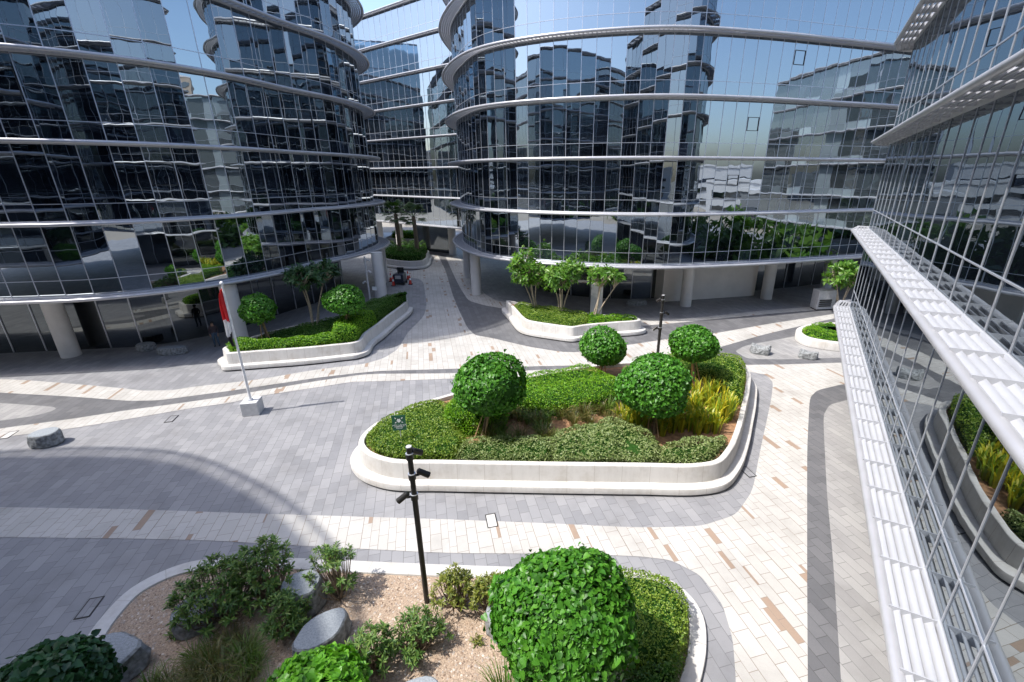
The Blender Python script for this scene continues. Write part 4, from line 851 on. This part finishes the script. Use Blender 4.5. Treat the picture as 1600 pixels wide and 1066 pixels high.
for sx_ in (-1, 1):
    for sv in (-1, 1):
        cu, cv = .115*sx_, .11+.085*sv; di = Vector((-sx_, -sv)).normalized(); pe = Vector((-di.y, di.x)); a = Vector((cu, cv))
        for poly in ([a+di*.035, a+pe*.032-di*.01, a-pe*.032-di*.01], [a+pe*.012-di*.01, a+pe*.012-di*.045, a-pe*.012-di*.045, a-pe*.012-di*.01]): ic.face([sp(q.x, q.y, .0285) for q in poly])
ic.build('assembly_symbol', M['signwhite'], pn)
def text(body, u, v, size, parent):
    cu = bpy.data.curves.new('lettering', 'FONT'); cu.body = body; cu.size = size; cu.align_x = 'CENTER'; cu.align_y = 'CENTER'; cu.extrude = .0008
    tmp = bpy.data.objects.new('tmp', cu); COL.objects.link(tmp); bpy.context.view_layer.update(); me = bpy.data.meshes.new_from_object(tmp.evaluated_get(bpy.context.evaluated_depsgraph_get())); bpy.data.objects.remove(tmp)
    o = bpy.data.objects.new('lettering', me); COL.objects.link(o); me.materials.clear(); me.materials.append(M['signwhite'])
    o.parent = parent; BASE[o] = BASE[parent]; o.matrix_local = Matrix.Translation(sp(u, v, .0285)-BASE[parent]) @ Matrix((SX, Vector((0, 0, 1)), SN)).transposed().to_4x4(); return o
text('\u0646\u0642\u0637\u0629 \u0627\u0644\u062a\u062c\u0645\u0639', 0, -.075, .085, pn)
text('ASSEMBLY', 0, -.155, .082, pn); text('POINT', 0, -.228, .082, pn)

# small white sign on a post by the column, seen nearly edge on
x, y = un(589, 478); t = thing('notice_sign', 'small white notice board on a thin post in front of the left building prow column', 'sign', (x, y, 0))
mb = MB(); mb.tube([(x, y, 0), (x, y, 1.75)], .03, 8); mb.build('post', M['grey'], t)
mb = MB(); mb.box((x, y-.04, 1.6), (.42, .03, .32)); mb.build('panel', M['signwhite'], t)
# ------------------------------------------------------------------ cones and cleaning machine
def cone(x, y, first=None, label=''):
    mb = MB(); t = thing('traffic_cone', label, 'traffic cone', (x, y, 0), 'red cones round the cleaning machine')
    mb.box((x, y, .03), (.42, .42, .06)); mb.build('base', M['rubber'], t, bevel=.01)
    mb = MB(); mb.tube([(x, y, .06), (x, y, .1), (x, y, 1.0)], [.17, .155, .03], 16); mb.build('body', M['conered'], t, True)
    mb = MB(); mb.tube([(x, y, .48), (x, y, .68)], [.109, .082], 16, cap=False); mb.build('reflective_band', M['signwhite'], t)
for px, py, lb in ((611, 440, 'red traffic cone left of the dark cleaning machine, standing further back'), (615, 446.5, 'red traffic cone left of the dark cleaning machine, standing nearer'),
                   (638, 437, 'red traffic cone right of the dark cleaning machine, half hidden behind its neighbour'), (641.5, 444.5, 'red traffic cone right of the dark cleaning machine, standing nearer')):
    cone(*un(px, py), label=lb)
x, y = un(626, 443.5); t = thing('cleaning_machine', 'dark ride on cleaning machine parked between red cones in the passage', 'machine', (x, y, 0))
mb = MB(); mb.prism([(x-.55, y-.7), (x+.55, y-.7), (x+.5, y+.7), (x-.5, y+.7)], .18, 1.15); mb.build('body', M['cartblue'], t, bevel=.08)
mb = MB(); mb.box((x, y+.45, 1.4), (.7, .18, .6)); mb.build('seat', M['rubber'], t, bevel=.05)
mb = MB(); mb.tube([(x, y-.45, 1.1), (x, y-.15, 1.65)], .04, 8); mb.tube([(x+.25*math.cos(k*.5236), y-.15+.2*math.sin(k*.5236), 1.65+.1*math.sin(k*.5236)) for k in range(13)], .022, 6); mb.build('steering_wheel', M['rubber'], t, True)
mb = MB(); mb.box((x, y-.715, .85), (.6, .02, .35)); mb.build('panel', M['grey'], t)
for dx in (-.5, .5):
    for dy in (-.5, .5):
        mb = MB(); mb.tube([(x+dx-.07, y+dy, .2), (x+dx+.07, y+dy, .2)], .2, 16); mb.build('wheel', M['rubber'], t)
# grey cabinet at the far right
x, y = un(1284, 484); t = thing('service_cabinet', 'grey metal cabinet with dark louvres beside the small tree at the right', 'cabinet', (x, y, 0))
mb = MB(); mb.prism([(x-.75, y-.4), (x+.9, y-.2), (x+.9, y+.6), (x-.75, y+.6)], .12, 1.75); mb.build('housing', M['grey'], t, bevel=.03)
mb = MB()
for k in range(4): mb.box((x-.05, y-.35, .42+k*.17), (1.1, .08, .1), 0, .12)
mb.build('louvre', M['blackgap'], t)
mb = MB(); mb.prism([(x-.68, y-.33), (x+.83, y-.13), (x+.83, y+.53), (x-.68, y+.53)], 0, .13); mb.build('plinth', M['blackgap'], t)
# drain covers
for px, py, a, lb in ((768, 814, .1, 'framed drain cover on the edge of the pale path below the central planter'), (268, 655, -.25, 'slim drain cover on the grey paving just left of the flagpole block'),
                      (1168, 738, .0, 'drain cover at the right end of the central planter'), (140, 950, -.3, 'drain cover on the shaded paving left of the gravel bed'), (14, 680, -.3, 'drain cover on the pale stripe at the left edge')):
    x, y = un(px, py); t = thing('drain_cover', lb, 'drain cover', (x, y, .013), 'framed drain covers in the paving'); rz = R(14.6)
    c, s = math.cos(rz), math.sin(rz); mb = MB()
    for du, dv, w_, l_ in ((-.16, 0, .03, .64), (.16, 0, .03, .64), (0, -.305, .29, .03), (0, .305, .29, .03)): mb.box((x+du*c-dv*s, y+du*s+dv*c, .016), (w_, l_, .012), 0, rz)
    mb.build('frame', M['dark'], t); mb = MB(); mb.box((x, y, .013), (.29, .58, .01), 0, rz); mb.build('lid', M['kerbstone' if px in (768, 14) else 'pave'], t)
# pot plant and bollard light under the middle building
for px, py, r, h, lb in ((1258, 437, .45, .8, 'dark round pot with a bushy plant under the middle building, near the glass doors'),):
    x, y = un(px, py); t = thing('plant_pot', lb, 'pot plant', (x, y, 0)); mb = MB(); mb.tube([(x, y, 0), (x, y, h)], [r*.7, r], 18); mb.build('pot', M['dark'], t, True)
    p, d = sphere_pts(260, 4, (x, y, h+.6), .7, 1.1); leaves('foliage', p, d, .22, M['darkhedge'] if False else M['ballshaded'], t, 4)

# ------------------------------------------------------------------ person in the shade of the left building
def person(label, x, y, face, pose_shift=0.):
    t = thing('person', label, 'person', (x, y, 0)); E_ = []; Vv = []; Rr = []
    def v(p, r): Vv.append(p); Rr.append(r); return len(Vv)-1
    pel = v((0, 0, .95), .15); wst = v((0, .0, 1.10), .14); chest = v((0, .01, 1.32), .165); nk = v((0, .0, 1.48), .06); hd = v((0, -.02, 1.60), .085); crown = v((0, -.01, 1.70), .08)
    E_ += [(pel, wst), (wst, chest), (chest, nk), (nk, hd), (hd, crown)]
    for s in (-1, 1):
        hip = v((.10*s, 0, .90), .105); kn = v((.11*s, -.02, .50), .07); an = v((.12*s, .02, .09), .048); toe = v((.13*s, -.16, .04), .04); E_ += [(pel, hip), (hip, kn), (kn, an), (an, toe)]
        sh = v((.19*s, .01, 1.40), .07); el = v((.25*s, .03, 1.12), .05); wr = v((.22*s, -.12, .90), .034); pa = v((.21*s, -.16, .83), .03); E_ += [(chest, sh), (sh, el), (el, wr), (wr, pa)]
        for k in range(4):
            fg = v((.205*s+(k-1.5)*.019*s, -.185+.004*k, .765-.006*(k % 2)), .010); ft = v((.205*s+(k-1.5)*.02*s, -.185, .735-.008*(k % 3)), .008); E_ += [(pa, fg), (fg, ft)]
        th = v((.165*s, -.185, .80), .011); E_.append((pa, th))
    me = bpy.data.meshes.new('body'); me.from_pydata(Vv, E_, []); o = bpy.data.objects.new('body', me); COL.objects.link(o)
    sk = o.modifiers.new('skin', 'SKIN'); o.modifiers.new('sub', 'SUBSURF').levels = 1; sk.use_smooth_shade = True
    for d, r in zip(me.skin_vertices[0].data, Rr): d.radius = (r, r)
    me.skin_vertices[0].data[0].use_root = True
    bpy.context.view_layer.update(); ev = o.evaluated_get(bpy.context.evaluated_depsgraph_get()); m2 = bpy.data.meshes.new_from_object(ev); bpy.data.objects.remove(o)
    m2.materials.clear()
    for k in ('skin', 'shirt', 'jeans', 'rubber'): m2.materials.append(M[k])
    for p in m2.polygons:
        c = p.center; p.use_smooth = True
        p.material_index = 3 if c.z < .1 else 2 if c.z < .98 and abs(c.x) < .185 and c.y > -.12 or c.z < .7 else 1 if c.z < 1.47 and c.z > .93 else 0
    o = bpy.data.objects.new('body', m2); COL.objects.link(o); o.parent = t; BASE[o] = BASE[t]
    mb = MB(); blob(mb, (x, y+.012, 1.675), .105, .95, 3, 10); hr = mb.build('hair', M['hair'], t, True)
    mb = MB(); mb.tube([(x, y-.10, 1.635), (x, y-.125, 1.605), (x, y-.10, 1.595)], [.008, .016, .006], 6)
    mb.build('nose', M['skin'], t, True); t.rotation_euler = (0, 0, face); return t
x, y = un(340, 541); person('person in dark shirt and blue trousers standing in the shade beside the left column', x, y, .5)
